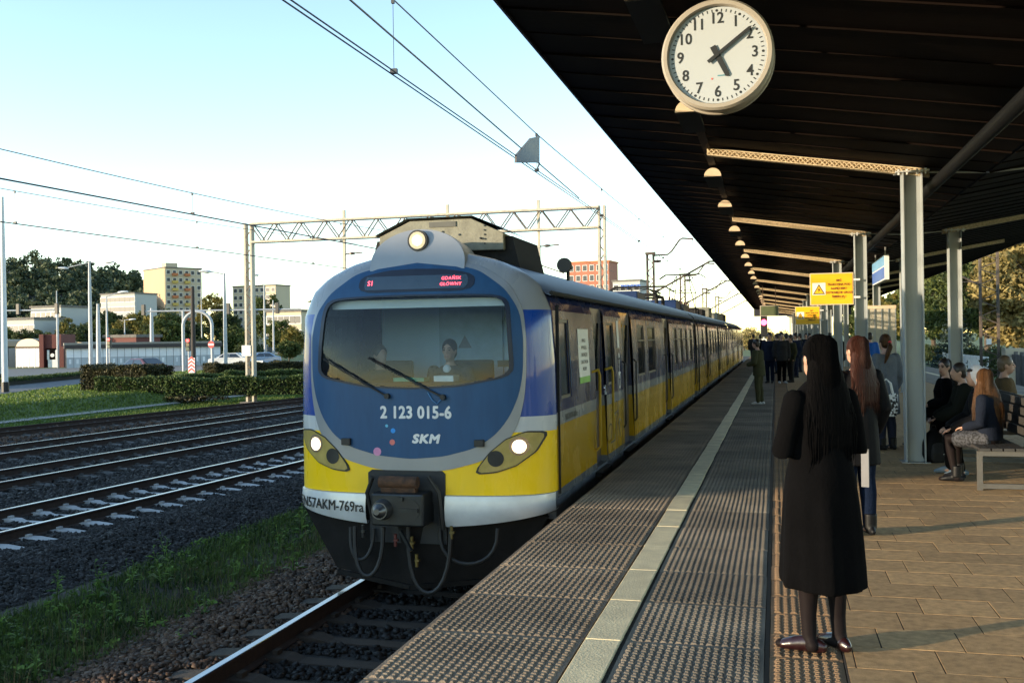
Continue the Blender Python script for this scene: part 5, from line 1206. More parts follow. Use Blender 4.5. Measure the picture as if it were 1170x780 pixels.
# ---- things people carry
t = thing('paper_folder', 'white paper folder held by the auburn-haired woman', 'folder', tuple(onY(989, 556, 8.35)), R(66))
MB().box(-.006, .006, -.03, .03, 0, .30).build('sheet', M('paper', (.13, .13, .13), None, .8), t, local=True); MB().box(-.009, -.007, -.03, .03, 0, .28).build('cover', M('folder_card', (.17, .17, .18), None, .7), t, local=True)
p = onY(1013, 478, 14.75)
t = thing('tote_bag', 'white tote bag with black spots hanging from the grey coat woman', 'bag', (p.x, 14.75, .50), R(10))
m_spot = M('spotted_cotton', (.75, .75, .74), (.02, .02, .02), .8, scale=34, detail=0, contrast=3, local=True)
b = MB(); b.tube([(0, 0, .0), (0, 0, .08), (0, 0, .24), (0, 0, .32)], [(.13, .03), (.16, .055), (.155, .05), (.15, .015)], 16, side=(1, 0, 0)); b.build('pouch', m_spot, t, local=True, smooth=True)
b = MB()
for yy in (-.03, .03): b.tube([(-.09, yy, .30), (-.06, yy * .5, .46), (0, 0, .52), (.06, yy * .5, .46), (.09, yy, .30)], .012, 6)
b.build('strap', m_white, t, local=True, smooth=True)
b = MB(); b.obox((.0, -.05, .22), (.34, .02, .17), .35); b.build('flap', m_white, t, local=True, bevel=.01)
p = onZ(1068, 528, 0)
t = thing('backpack', 'black backpack lying on the pavers against the seated person legs', 'backpack', (p.x, p.y, 0), R(20))
b = MB(); b.tube([(0, 0, .03), (0, 0, .10), (0, .01, .25), (0, .02, .36), (0, .02, .41)], [(.13, .09), (.16, .12), (.15, .11), (.11, .08), (.05, .04)], 18, side=(1, 0, 0), round_ends=True); blob(b, 'pack', c_black2, t, .016, 3)
b = MB(); b.tube([(0, -.09, .06), (0, -.12, .14), (0, -.10, .22)], [(.10, .03), (.11, .04), (.09, .02)], 14, side=(1, 0, 0), round_ends=True); blob(b, 'pocket', c_char, t, .014, 2)
b = MB(); b.tube([(-.04, .02, .42), (-.02, .02, .47), (.02, .02, .47), (.04, .02, .42)], .008, 6); b.build('grab_loop', m_black, t, local=True); b = MB(); b.obox((.05, -.145, .13), (.03, .006, .03)); b.build('logo', m_white, t, local=True)
p = onZ(905, 437, 0)
t = thing('carrier_bag', 'small white carrier bag hanging beside the distant group', 'bag', (p.x - .28, p.y - .05, .62)); b = MB(); b.tube([(0, 0, 0), (0, 0, .15), (0, 0, .28)], [(.11, .06), (.13, .05), (.05, .02)], 12, side=(1, 0, 0)); b.build('pouch', m_white, t, local=True, smooth=True)
b = MB(); b.tube([(-.03, 0, .27), (0, 0, .36), (.03, 0, .27)], .008, 5); b.build('handle', m_white, t, local=True)

# ================================================================ overhead line
m_wire = M('wire_copper_dark', (.05, .05, .055), None, .5)
m_mast = M('mast_paint', (.50, .46, .36), (.34, .31, .25), .6, scale=3, stretch=(2, 2, .4), contrast=.7)
m_mastd = M('mast_rust', (.11, .08, .06), (.06, .045, .035), .75, scale=6, contrast=.7)
m_ins = M('insulator_brown', (.05, .03, .025), None, .3)
def ohl(label, fx, zc, zm, y0, y1, twin=True, r=.008, step=6.2, phase=0):
    t = thing('overhead_wire', label, 'wire', (fx(y0), y0, zc))
    ys = np.arange(y0, y1 + .1, 1.5)
    MB().tube([(fx(y), y, zm(y)) for y in ys], r, 5).build('messenger_wire', m_wire, t)
    for d in ((-.03, .03) if twin else (0,)): MB().tube([(fx(y) + d, y, zc) for y in (ys if fx is not f1 else (y0, y1))], r, 5).build('contact_wire', m_wire, t)
    y = y0 + phase
    while y < y1:
        b = MB(); b.tube([(fx(y), y, zc), (fx(y), y, zm(y))], .0035, 4); b.obox((fx(y), y, zc + .02), (.07, .04, .05)); b.obox((fx(y), y, zm(y) - .02), (.03, .03, .05)); b.build('dropper', m_wire, t); y += step
    return t
zm1 = lambda y: float(np.interp(y, [-5, 2, 9.4, 16, 24, 33, 42.7, 51.6, 75, 96, 120], [5.8, 5.32, 5.08, 4.93, 4.94, 5.04, 5.3, 5.75, 4.95, 5.75, 5.0]))
w1 = ohl('overhead wires above the platform track with droppers, crossing the pale sky', f1, 4.335, zm1, -4, 112, phase=1.0)
MB().tube([(XC + .06, -4, 5.15), (XC + .05, 3, 4.86), (XC + .05, 8.2, 4.69), (XC + .04, 13.56, 4.52), (XC + .03, 19, 4.36)], .010, 5).build('auxiliary_wire', m_wire, w1)
ohl('overhead wires above the track with pale sleepers', f2, 4.2, lambda y: 4.62 + .0015 * (y - 17) ** 2 if y < 43 else 5.6, 2, 60, phase=3)
ohl('overhead wires above the dark middle track', f3, 4.2, lambda y: 4.88 + .0011 * (y - 18) ** 2 if y < 43 else 5.6, 4, 60, phase=1)
b = MB(); q = onX(603, 172, XC)
def opx(u, v): P = onX(u, v, XC + .05); return (P.x, P.y, P.z)
A = [opx(590, 186), opx(616.5, 186), opx(616.5, 156), opx(607, 158), opx(590.5, 177)]; b.prism(A, [(x - .03, y, z) for x, y, z in A])
t = thing('section_plate', 'grey cut-corner metal plate hanging on the overhead wires', 'plate', A[0]); b.build('plate', M('plate_grey', (.16, .15, .14), None, .6), t)
b = MB(); b.cyl((XC + .05, A[2][1], A[2][2] - .02), (XC, A[2][1], zm1(A[2][1]) + .01), .01, n=6); b.cyl((XC + .05, A[1][1], A[1][2]), (XC + .0, A[1][1], 4.34), .012, n=6); b.build('clamp', m_wire, t)

def lattice_post(b1, b2, bl, x, y, z0, z1, w=.30, d=.30):
    """two channels with batten lacing"""
    b1.box(x - w / 2, x - w / 2 + .10, y - d / 2, y + d / 2, z0, z1); b2.box(x + w / 2 - .10, x + w / 2, y - d / 2, y + d / 2, z0, z1)
    z = z0 + .3; i = 0
    while z < z1 - .4:
        bl.bar((x - w / 2 + .06, y - d / 2 + .02, z + (.35 if i % 2 else 0)), (x + w / 2 - .06, y - d / 2 + .02, z + (0 if i % 2 else .35)), .05, .012, up=(0, 1, 0)); z += .42; i += 1
GY = 42.7; GZ0, GZ1 = 6.43, 7.30
g = thing('catenary_gantry', 'lattice portal gantry spanning the tracks with truss beam', 'gantry', (-24.2, GY, -1.25))
for x, zt in ((-24.15, 7.34), (-7.2, 7.36)):
    a, c, l = MB(), MB(), MB(); lattice_post(a, c, l, x, GY, -1.25, zt, .42 if x < -20 else .34)
    a.build('mast_channel', m_mast, g); c.build('mast_channel', m_mast, g); l.build('lacing', m_mastd, g)
    MB().box(x - .4, x + .4, GY - .4, GY + .4, -1.35, -1.12).build('footing', m_conc, g)
for z in (GZ0, GZ1):
    for dy in (-.2, .2): MB().bar((-24.0, GY + dy, z), (-7.3, GY + dy, z), .09, .09).build('chord', m_mast, g)
n = 26
for i in range(n):
    xa, xb = -24.0 + 16.7 * i / n, -24.0 + 16.7 * (i + 1) / n
    for dy in (-.2, .2):
        b = MB(); b.bar((xa, GY + dy, GZ0 if i % 2 else GZ1), (xb, GY + dy, GZ1 if i % 2 else GZ0), .045, .045); b.build('diagonal', m_mastd, g)
for x in (-19.25, -14.2, -10.0):
    b = MB(); b.box(x - .06, x + .06, GY - .06, GY + .06, 4.7, 7.75); b.build('drop_post', m_mast, g)
    b = MB(); b.tube([(x, GY, 5.7), (x + .9, GY, 5.75)], .03, 8); b.build('registration_arm', m_mastd, g); b = MB(); b.tube([(x, GY, 4.9), (x + 1.1, GY, 4.5)], .025, 8); b.build('steady_arm', m_mastd, g)
    b = MB(); b.tube([(x + .25, GY, 5.72), (x + .35, GY, 5.72), (x + .5, GY, 5.72)], [.05, .07, .05], 10); b.build('insulator', m_ins, g)
MB().box(-24.52, -24.06, GY - .19, GY - .16, 1.05, 1.55).build('mast_plate', m_white, g)
def cant(x, y, zt, label):
    t = thing('cantilever_mast', label, 'mast', (x, y, -1.2), 0, 'cantilever masts beside the platform track')
    a, c, l = MB(), MB(), MB(); lattice_post(a, c, l, x, y, -1.2, zt, .42, .25); a.build('mast_channel', m_mastd, t); c.build('mast_channel', m_mastd, t); l.build('lacing', m_mastd, t)
    b = MB(); b.box(x - .25, x + .25, y - .15, y + .15, zt, zt + .12); b.build('mast_cap', m_mastd, t)
    b = MB(); b.tube([(x + .1, y, zt - .05), (x + .9, y, zt - .02), (x + 1.1, y, zt + .15), (x + 1.5, y, zt + .70), (x + 1.65, y, zt + .78), (x + 2.2, y, zt + .72)], .045, 8); b.tube([(x + 2.17, y, zt + .72), (x + 2.17, y, zt + .10)], .02, 6); b.build('swan_bracket', m_mastd, t, smooth=True)
    b = MB(); b.tube([(x + .2, y, zt - 1.95), (x + 3.0, y, zt - .45), (x + 3.4, y, zt - .45)], .05, 8); b.build('strut', m_mastd, t, smooth=True)
    b = MB(); b.tube([(x + .2, y, zt - .35), (x + .35, y, zt - .35), (x + .55, y, zt - .35)], [.05, .09, .05], 10); b.tube([(x + .55, y, zt - .35), (x + 3.0, y, zt - .42)], .012, 5); b.tube([(x + .2, y, zt - 1.95), (x + .45, y, zt - 1.8)], [.09, .07], 10); b.build('insulator', m_ins, t)
    return t
c1 = cant(-6.2, 51.6, 5.9, 'rusty twin-channel mast with curved bracket holding the overhead wires')
for k_, y in enumerate((70., 92., 112.)): c = copy_tree(c1); c.location.y = y; c['label'] = 'rusty cantilever mast with curved bracket, %s beyond the tallest one' % ORD[k_]

# ================================================================ far left: lawn edge, streets, hedges
ZL = -.75
m_asph = M('asphalt', (.12, .125, .135), (.085, .09, .10), .9, scale=3, detail=8, bump=.2)
m_asph2 = M('pale_asphalt', (.17, .165, .155), (.13, .125, .12), .9, scale=3, detail=8)
m_path = M('gravel_path', (.30, .29, .26), (.20, .19, .17), .95, scale=6, detail=8)
strip([(-28.7, -1.192), (-28.05, -1.204)], lambda y: 0, 'path', m_path, ys=np.arange(0, 140, 4.))
def sheet(name, near, farr, z, mat):
    b = MB(); A = [onZ(u, v, z) for u, v in near]; B = [onZ(u, v, z) for u, v in farr]; b.rings([A, B], closed=False); return tag(b.build(name, mat), kind='structure')
sheet('road', [(-90, 462), (0, 450), (93, 438), (180, 432), (300, 424)], [(-90, 449), (0, 440.5), (93, 432), (180, 427.5), (300, 421)], ZL + .012, m_asph)
sheet('road', [(-90, 440), (0, 430.5), (90, 427), (260, 423), (345, 419)], [(-90, 424), (0, 421.5), (75, 420.5), (250, 416.8), (345, 412)], ZL + .016, m_asph2)
dpt = lambda v, u, z=ZL: (CAM.z - z) * FPX / (v - hz(u))
def gp(u, v, z=ZL): return onZ(u, v, z)
# foliage helper
m_bark = M('bark', (.10, .075, .055), (.05, .038, .028), .9, scale=7, stretch=(3, 3, .6), bump=.5)
L_dark = leafmat('leaf_dark', (.018, .030, .010), (.075, .095, .028), .5); L_mid = leafmat('leaf_mid', (.030, .050, .013), (.12, .14, .036), .4)
L_yel = leafmat('leaf_autumn', (.07, .07, .016), (.26, .21, .05), .4); L_gold = leafmat('leaf_gold', (.14, .11, .035), (.42, .33, .13), .5); L_blue = leafmat('needle_blue', (.018, .034, .030), (.055, .085, .075), 1.5, .1)
L_hedge = leafmat('hedge_leaf', (.026, .046, .012), (.095, .135, .034), 1.5, .15); L_hedged = leafmat('hedge_leaf_dark', (.020, .022, .008), (.075, .066, .022), 1.5, .1)
def tree(label, loc, h, rx, mat, n=45, per=60, size=.22, trunk=.35, name='tree', group=None, rz=None, seed=0, base=.3):
    t = thing(name, label, 'tree', loc, 0, group); rs = random.Random(seed); rz = rz or (h * (1 - base) / 2); cz = h - rz
    b = MB(); tr = h * .018 + .05
    pts = [(0, 0, -.1), (rs.uniform(-.1, .1) * rx, rs.uniform(-.1, .1) * rx, h * .35), (rs.uniform(-.15, .15) * rx, rs.uniform(-.15, .15) * rx, h * .75)]
    b.tube(pts, [tr, tr * .7, tr * .25], 8)
    for i in range(7):
        a = rs.random() * 6.28; z0 = h * rs.uniform(.28, .6); b.tube([(pts[1][0] * z0 / h, pts[1][1] * z0 / h, z0), (math.cos(a) * rx * .35, math.sin(a) * rx * .35, z0 + h * .12), (math.cos(a) * rx * .7, math.sin(a) * rx * .7, z0 + h * .22)], [tr * .4, tr * .25, tr * .1], 6)
    b.build('trunk', m_bark, t, local=True)
    cs, rr = [], []
    for i in range(n):
        while True:
            p = np.array([rs.uniform(-1, 1) for _ in range(3)]); q = np.linalg.norm(p)
            if .35 < q < 1: break
        k = rs.uniform(.16, .34) * rx; cs.append((p[0] * rx * .85, p[1] * rx * .85, cz + p[2] * rz * .85)); rr.append((k, k, k * .8))
    V = leaves(cs, rr, per, size); npmesh('crown', V, quads(V), mat, t); return t
def conifer(label, loc, h, r_, mat):
    t = thing('spruce_tree', label, 'tree', loc); MB().tube([(0, 0, -.1), (0, 0, h * .95)], [.12, .02], 8).build('trunk', m_bark, t, local=True)
    cs, rr = [], []
    for i in range(13):
        f = i / 12; z = .25 + h * (.05 + .92 * f); R__ = r_ * (1 - f) ** .9 + .08; k = max(3, int(9 * (1 - f)) + 2)
        for j in range(k):
            a = 6.28 * j / k + i; cs.append((math.cos(a) * R__ * .7, math.sin(a) * R__ * .7, z - R__ * .12)); rr.append((R__ * .36 + .05, R__ * .36 + .05, .10 + R__ * .06))
    V = leaves(cs, rr, 40, .09); npmesh('crown', V, quads(V), mat, t); return t
def hedge(label, p0, p1, depth, h, mat, z=ZL, size=.05, dens=650):
    p0, p1 = Vector(p0), Vector(p1); d = (p1 - p0); L_ = d.length; d.normalize(); nrm = Vector((-d.y, d.x, 0))
    if nrm.y < 0: nrm = -nrm
    t = thing('hedge', label, 'hedge', (p0.x, p0.y, z)); b = MB(); e = .12
    c = [p0 + nrm * e + d * e, p1 + nrm * e - d * e, p1 + nrm * (depth - e) - d * e, p0 + nrm * (depth - e) + d * e]
    b.prism([(q.x, q.y, z - .05) for q in c], [(q.x, q.y, z + h - e) for q in c]); b.build('branches', m_core, t)
    n = int(dens * L_ * (h + depth)); f = rng.random(n); a = rng.random(n); side = rng.random(n) < (h / (h + depth))
    bm = 1 + .06 * np.sin(f * L_ * 2.1 + 1) + .04 * np.sin(f * L_ * 5.3)
    off_ = np.where(side, .1 * rng.random(n), a * depth); zz = np.where(side, a * h, h - .12 * rng.random(n)) * bm
    ne = int(n * depth / (L_ + depth) * 1.2) + 40; en = np.where(rng.random(ne) < .5, .1 / L_ * rng.random(ne), 1 - .1 / L_ * rng.random(ne))
    f = np.concatenate([f, en]); off_ = np.concatenate([off_, rng.random(ne) * depth]); zz = np.concatenate([zz, rng.random(ne) * h]); n += ne
    X = p0.x + d.x * f * L_ + nrm.x * off_; Y = p0.y + d.y * f * L_ + nrm.y * off_
    V = leaves(np.stack([X - p0.x, Y - p0.y, zz], 1), np.full((n, 3), .09), 1, size); npmesh('foliage', V, quads(V), mat, t); return t
m_core = M('hedge_core', (.014, .014, .007), None, .95, scale=5)
g2 = lambda u, v: gp(u, v)
hedge('dark clipped hedge block with reddish top beside the road', g2(92, 446), g2(166, 446.5), 2.2, 1.25, L_hedged)
hedge('low green hedge in front of the dark hedge block', g2(108, 448), g2(190, 447), .8, .72, L_hedge)
hedge('long low clipped hedge running behind the lattice mast', g2(189, 452), g2(352, 449), 1.4, .78, L_hedge)
hedge('thin hedge line between the dark hedge block and the parked car', g2(165, 441), g2(262, 437), 1.2, .55, L_hedge)
hedge('clipped hedge row just behind the long low hedge', g2(262, 440), g2(352, 437), 1.5, .75, L_hedge)
hedge('dark hedge row beside the white parked cars', g2(246, 432), g2(352, 427), 1.5, .95, L_hedged)
hedge('low leafy planting strip between the two roads', g2(-60, 446), g2(92, 431.5), 1.0, .42, L_hedge)
p = onZ(222, 459, -1.2)
V = leaves([(p.x + rng.normal() * .8, p.y + rng.normal() * .4, -1.15 + rng.random() * .25) for _ in range(40)], [(.3, .3, .12)] * 40, 30, .06); tag(npmesh('leaf_heap', V, quads(V), L_hedged), 'small heap of brown leaves beside the path', 'leaf heap')

# lawn blades near the bank
def pixuv(x, y, z=ZL):
    d = np.stack([x - CAM.x, y - CAM.y, np.full(len(x), z - CAM.z)], 1); f = d @ np.array(F_)
    return 585 + FPX * (d @ np.array(R_)) / f, 390 - FPX * (d @ np.array(U_)) / f
pixu = lambda x, y: pixuv(x, y)[0]
pixv = lambda x, y: pixuv(x, y)[1]
blades('lawn_grass_blades', 70000, (-62, -31.7), (30, 80), .10, .07, leafmat('lawn_blade_top', (.075, .11, .02), (.20, .27, .05), .3, .3), lambda x, y: np.where(pixv(x, y) > 451 - .13 * pixu(x, y), 1.0, 0.0), z0=-.76, bend=.9, ypow=1.0)
blades('lawn_grass_blades', 16000, (-31.7, -29.3), (26, 75), .12, .06, leafmat('bank_blade', (.06, .095, .018), (.16, .22, .042), .3, .3), None, bend=.9, ypow=1.0, zf=lambda q: np.interp(q, [a for a, _ in GP], [c for _, c in GP]) - .01)
blades('lawn_grass_blades', 30000, (-29.4, -24.6), (26, 62), .10, .05, leafmat('lawn_blade', (.05, .09, .016), (.14, .20, .04), .5, .3), None, z0=-1.28, bend=.7)

# ---- street furniture
m_pole = M('pole_grey', (.42, .44, .47), (.34, .36, .39), .5, scale=3); m_polew = M('pole_white', (.62, .64, .66), (.52, .54, .56), .5, scale=3); m_wood = M('tarred_wood', (.05, .042, .038), None, .85)
m_lum = M('luminaire', (.70, .72, .74), None, .4)
def lamp_post(label, u, vb, vt, arms, w=.10, col=m_pole, base=False, t_=None):
    """arms: list of (du, dv) pixel offsets of the luminaire"""
    p = gp(u, vb); d = (p - CAM).dot(F_); t = thing('street_lamp', label, 'street lamp', (p.x, p.y, ZL)); k = d / FPX; ht = (vb - vt) * k
    MB().tube([(0, 0, -.1), (0, 0, ht * .72), (0, 0, ht)], [w, w * .75, w * .5], 10).build('pole', col, t, local=True, smooth=True)
    if base: MB().tube([(0, 0, -.05), (0, 0, .55)], w * 1.25, 10).build('base_collar', m_ink, t, local=True)
    for du, dv in arms:
        x, z = du * k, ht - dv * k; ax = Vector((R0_.x * x, R0_.y * x, 0))
        MB().tube([(0, 0, ht - .1), (ax.x * .5, ax.y * .5, (ht + z) / 2 - .02), (ax.x, ax.y, z)], .05, 8).build('arm', col, t, local=True, smooth=True)
        e = ax.normalized() if ax.length else Vector((1, 0, 0))
        MB().tube([(ax.x - e.x * .25, ax.y - e.y * .25, z - .02), (ax.x + e.x * .1, ax.y + e.y * .1, z), (ax.x + e.x * .75, ax.y + e.y * .75, z + .05)], [(.07, .08), (.15, .26), (.08, .16)], 10, side=(0, 0, 1)).build('lamp_head', m_lum, t, local=True, smooth=True)
    return t
lamp_post('tall white lamp post with black base collar at the lawn edge', 6, 448, 225, [], .16, m_polew, True)
lamp_post('tall thick grey pole just behind the white lamp post', -1, 436, 230, [], .22, m_pole, True)
lamp_post('tall grey street lamp with two opposite arms before the white wall', 104, 421, 299, [(-27, 7), (20, 1)], .22, m_pole)
lamp_post('shorter street lamp with one arm in front of the pale wall', 123, 421, 338, [(16, -4)], .13, m_pole)
lamp_post('tall street lamp with one arm pointing away from the mast, by the parked cars', 258, 426, 312, [(-18, -2)], .17, m_pole)
lamp_post('slim street lamp with curved arm behind the lattice mast', 303, 414, 326, [(-8, -12), ], .14, m_pole)
lamp_post('slim grey pole without arm behind the lattice mast', 313, 414, 343, [], .13, m_pole)
lamp_post('plain grey pole standing beyond the pale wall near the traffic lights', 66, 419, 332, [], .10, m_pole)
lamp_post('thick pale grey column beyond the wall beside the traffic signal', 113, 421, 347, [], .26, m_pole)
lamp_post('thick pale grey column beyond the wall under the tower block', 174, 418, 352, [], .26, m_pole)
lamp_post('slim lamp with short arm among the bushes under the tower block', 143, 412, 365, [(7, 0)], .12, m_pole)
lamp_post('slim lamp pole among trees right of the tower block', 231, 412, 330, [], .09, m_pole)
def tl(label, p, on=True, pole=True, h=2.6):
    t = thing('traffic_light', label, 'traffic light', p)
    if pole: MB().tube([(0, 0, 0), (0, 0, h)], .07, 8).build('pole', m_pole, t, local=True)
    MB().box(-.19, .19, -.15, .12, h, h + 1.1).build('signal_box', m_black, t, local=True, bevel=.03)
    for i, (c, e) in enumerate((((.8, .02, .02), 3.0), ((.10, .07, .01), 0), ((.01, .06, .03), 0))):
        b = MB(); b.cyl((0, -.155, h + .92 - i * .34), (0, -.165, h + .92 - i * .34), .15, n=16); b.build('signal_lens', M('lens_red' if not i else 'lens_off', c, None, .4, emit=c if (e and on) else None, estr=e if on else 0), t, local=True)
        b = MB(); b.tube([(0, -.15, h + 1.07 - i * .34), (0, -.32, h + 1.05 - i * .34)], [(.17, .02), (.15, .02)], 8, side=(1, 0, 0)); b.build('visor', m_black, t, local=True)
    return t
p = gp(125.5, 422); k = (p - CAM).dot(F_) / FPX; tl('traffic light showing red on a post before the pale wall', (p.x, p.y, ZL), h=(422 - 398) * k)
p = gp(216, 425); k = (p - CAM).dot(F_) / FPX; tl('traffic light showing red beside the dark wooden pole', (p.x, p.y, ZL), h=(425 - 401) * k)
def span(label, u0, u1, v, up, vb, heads):
    p = gp(up, vb); k = (p - CAM).dot(F_) / FPX; t = thing('signal_gantry', label, 'gantry', (p.x, p.y, ZL)); z = (vb - v) * k
    xs = [((u - up) * k) for u in (u0, u1)]; MB().tube([(R0_.x * xs[0], R0_.y * xs[0], z), (R0_.x * xs[1], R0_.y * xs[1], z)], .09, 8).build('mast_arm', m_pole, t, local=True, smooth=True)
    MB().tube([(0, 0, -.1), (0, 0, z)], .13, 8).build('pole', m_pole, t, local=True)
    for u in heads:
        x = (u - up) * k; b = MB(); b.box(R0_.x * x - .2, R0_.x * x + .2, R0_.y * x - .15, R0_.y * x + .15, z - .45, z + .75); b.build('signal_box', m_black, t, local=True, bevel=.03)
span('signal gantry arm above the road beside the tall lamp posts', 8, 66, 354, 66.5, 420, [22, 66])
span('long signal gantry arm reaching over the road towards the lattice mast', 164, 345, 355, 210, 418, [165, 262, 318])
p = gp(221.5, 427); k = (p - CAM).dot(F_) / FPX
t = thing('wooden_pole', 'dark wooden pole beside the red and white marker board', 'pole', (p.x, p.y, ZL)); MB().tube([(0, 0, -.1), (0, 0, (427 - 328) * k)], [.2, .14], 10).build('pole', m_wood, t, local=True, smooth=True)
m_red = M('sign_red', (.62, .025, .03), (.55, .02, .025), .4)
t = thing('marker_board', 'red and white chevron marker board at the foot of the wooden pole', 'sign', (p.x, p.y - .3, ZL)); w_ = 8.5 * k; hh = 17 * k
MB().box(-w_ / 2, w_ / 2, -.02, .02, .1, .1 + hh).build('board', m_white, t, local=True)
for i in range(4):
    z = .12 + i * hh / 4; b = MB(); b.add([(-w_ / 2 * .96, -.024, z), (0, -.024, z + .22), (0, -.024, z + .40), (-w_ / 2 * .96, -.024, z + .18)], [(0, 1, 2, 3)]); b.add([(w_ / 2 * .96, -.024, z), (w_ / 2 * .96, -.024, z + .18), (0, -.024, z + .40), (0, -.024, z + .22)], [(0, 1, 2, 3)]); b.build('chevron', m_red, t, local=True)
b = MB(); b.box(-.03, .03, .02, .06, -.1, .3); b.build('stake', m_pole, t, local=True)
# hooped height gauge
p = gp(243, 424); k = (p - CAM).dot(F_) / FPX; z1 = (424 - 372) * k; wd = 33 * k; rr = 16.5 * k
t = thing('arched_height_gauge', 'grey arched tube frame over the road with no entry sign', 'arch', (p.x, p.y, ZL))
P = [(0, 0, -.1), (0, 0, z1)] + [(R0_.x * (-rr + rr * math.cos(a)), R0_.y * (-rr + rr * math.cos(a)), z1 + rr * math.sin(a)) for a in np.linspace(.1, math.pi - .1, 12)] + [(-R0_.x * wd, -R0_.y * wd, z1), (-R0_.x * wd, -R0_.y * wd, -.1)]
MB().tube(P, .14, 10).build('tube', m_pole, t, local=True, smooth=True)
zc2 = (424 - 393.5) * k; b = MB(); b.cyl((0, -.16, zc2), (0, -.20, zc2), 8.0 * k / 1.0 * .5 * 1.0, n=28); b.build('no_entry_disc', m_red, t, local=True)
MB().box(-.26, .26, -.215, -.205, zc2 - .07, zc2 + .07).build('white_bar', m_white, t, local=True)
p = gp(231, 415); k = (p - CAM).dot(F_) / FPX; t = thing('blue_sign', 'small blue and white road sign between the arch legs', 'sign', (p.x, p.y, ZL)); MB().tube([(0, 0, 0), (0, 0, 25 * k)], .04, 8).build('post', m_pole, t, local=True); MB().box(-.32, .32, -.08, -.05, 17 * k, 25 * k).build('panel', m_bluesign, t, local=True); MB().box(-.26, .26, -.09, -.082, 21 * k, 24.4 * k).build('white_field', m_white, t, local=True)
for u, v in ((9, 421), (21, 421)):
    p = gp(u, v); k = (p - CAM).dot(F_) / FPX; t = thing('round_blue_sign', 'round blue road sign above the arched pavilion roof', 'sign', (p.x, p.y - 2, ZL), 0, 'round blue signs by the pavilion'); MB().tube([(0, 0, 0), (0, 0, 42 * k)], .05, 8).build('post', m_pole, t, local=True); b = MB(); b.cyl((0, -.06, 41 * k), (0, -.09, 41 * k), .3, n=20); b.build('disc', m_bluesign, t, local=True)
p = gp(297.5, 429); k = (p - CAM).dot(F_) / FPX; t = thing('white_sign', 'small white sign on a short post beside the lattice mast', 'sign', (p.x, p.y, ZL)); MB().tube([(0, 0, 0), (0, 0, 12 * k)], .05, 8).build('post', m_polew, t, local=True); MB().box(-.25, .25, -.08, -.05, 11 * k, 17 * k).build('panel', m_white, t, local=True)

# ---- cars
def car_thing(label, loc, rz, paint, glassm=None):
    t = thing('parked_car', label, 'car', loc, rz); L_, W_ = 4.2, 1.72
    prof = [(-2.1, .28), (-2.12, .62), (-2.0, .86), (-1.25, .93), (-.55, 1.38), (.75, 1.43), (1.55, 1.0), (2.0, .92), (2.1, .6), (2.08, .28)]
    RGs = []
    for y, s_, in ((-W_ / 2, .0), (-W_ / 2 + .06, 1), (0, 1.0), (W_ / 2 - .06, 1), (W_ / 2, .0)):
        RGs.append([(x * (.985 if s_ == 0 else 1), (y if z < .95 else y * (1 - .24 * (z - .95) / .48)), z - (.03 if s_ == 0 and z > .8 else 0)) for x, z in prof])
    b = MB(); b.rings(RGs, True, True, True); b.build('body', paint, t, local=True, bevel=.04)
    for s_ in (-1, 1):
        y0, y1 = s_ * (W_ / 2 + .004), s_ * (W_ / 2 * (1 - .20) + .012)
        for xa, xb, xc, xd in ((-1.02, .02, .02, -.52), (.08, 1.25, .72, .08)): gw = MB(); gw.add([(xa, y0, .96), (xb, y0, .96), (xc, y1, 1.34), (xd, y1, 1.34)], [(0, 1, 2, 3)]); gw.build('side_window', m_pane, t, local=True)
    gw = MB(); gw.add([(-1.27, -.66, .955), (-1.27, .66, .955), (-.62, .56, 1.37), (-.62, -.56, 1.37)], [(0, 1, 2, 3)]); gw.build('windscreen', m_pane, t, local=True)
    gw = MB(); gw.add([(1.53, -.66, 1.035), (1.53, .66, 1.035), (.83, .56, 1.425), (.83, -.56, 1.425)], [(3, 2, 1, 0)]); gw.build('rear_window', m_pane, t, local=True)
    for x in (-1.3, 1.3):
        for s_ in (-1, 1):
            b = MB(); b.cyl((x, s_ * (W_ / 2 - .18), .31), (x, s_ * (W_ / 2 + .015), .31), .31, n=18); wv = b.build('wheel', m_hose, t, local=True, smooth=True)
            b = MB(); b.cyl((x, s_ * (W_ / 2 + .01), .31), (x, s_ * (W_ / 2 + .022), .31), .19, n=14); b.build('rim', m_steel, wv, local=True)
    for s_ in (-1, 1):
        MB().box(2.06, 2.115, s_ * .62 - .16, s_ * .62 + .16, .66, .84).build('tail_light', m_red, t, local=True); MB().box(-2.125, -2.06, s_ * .62 - .18, s_ * .62 + .18, .62, .76).build('headlight', m_lum, t, local=True)
    return t
p = gp(163, 432); car_thing('dark red hatchback half hidden behind the hedge on the road', (p.x, p.y, ZL + .02), R(-20), M('car_red', (.10, .03, .03), None, .25, coat=.8))
p = gp(264, 419); car_thing('white hatchback parked on the road beyond the hedges', (p.x, p.y, ZL + .02), R(12), M('car_white', (.62, .63, .64), None, .3, coat=.8))
p = gp(297, 418); car_thing('pale blue car parked behind the lattice mast', (p.x, p.y, ZL + .02), R(60), M('car_blue', (.30, .40, .55), None, .3, coat=.8))

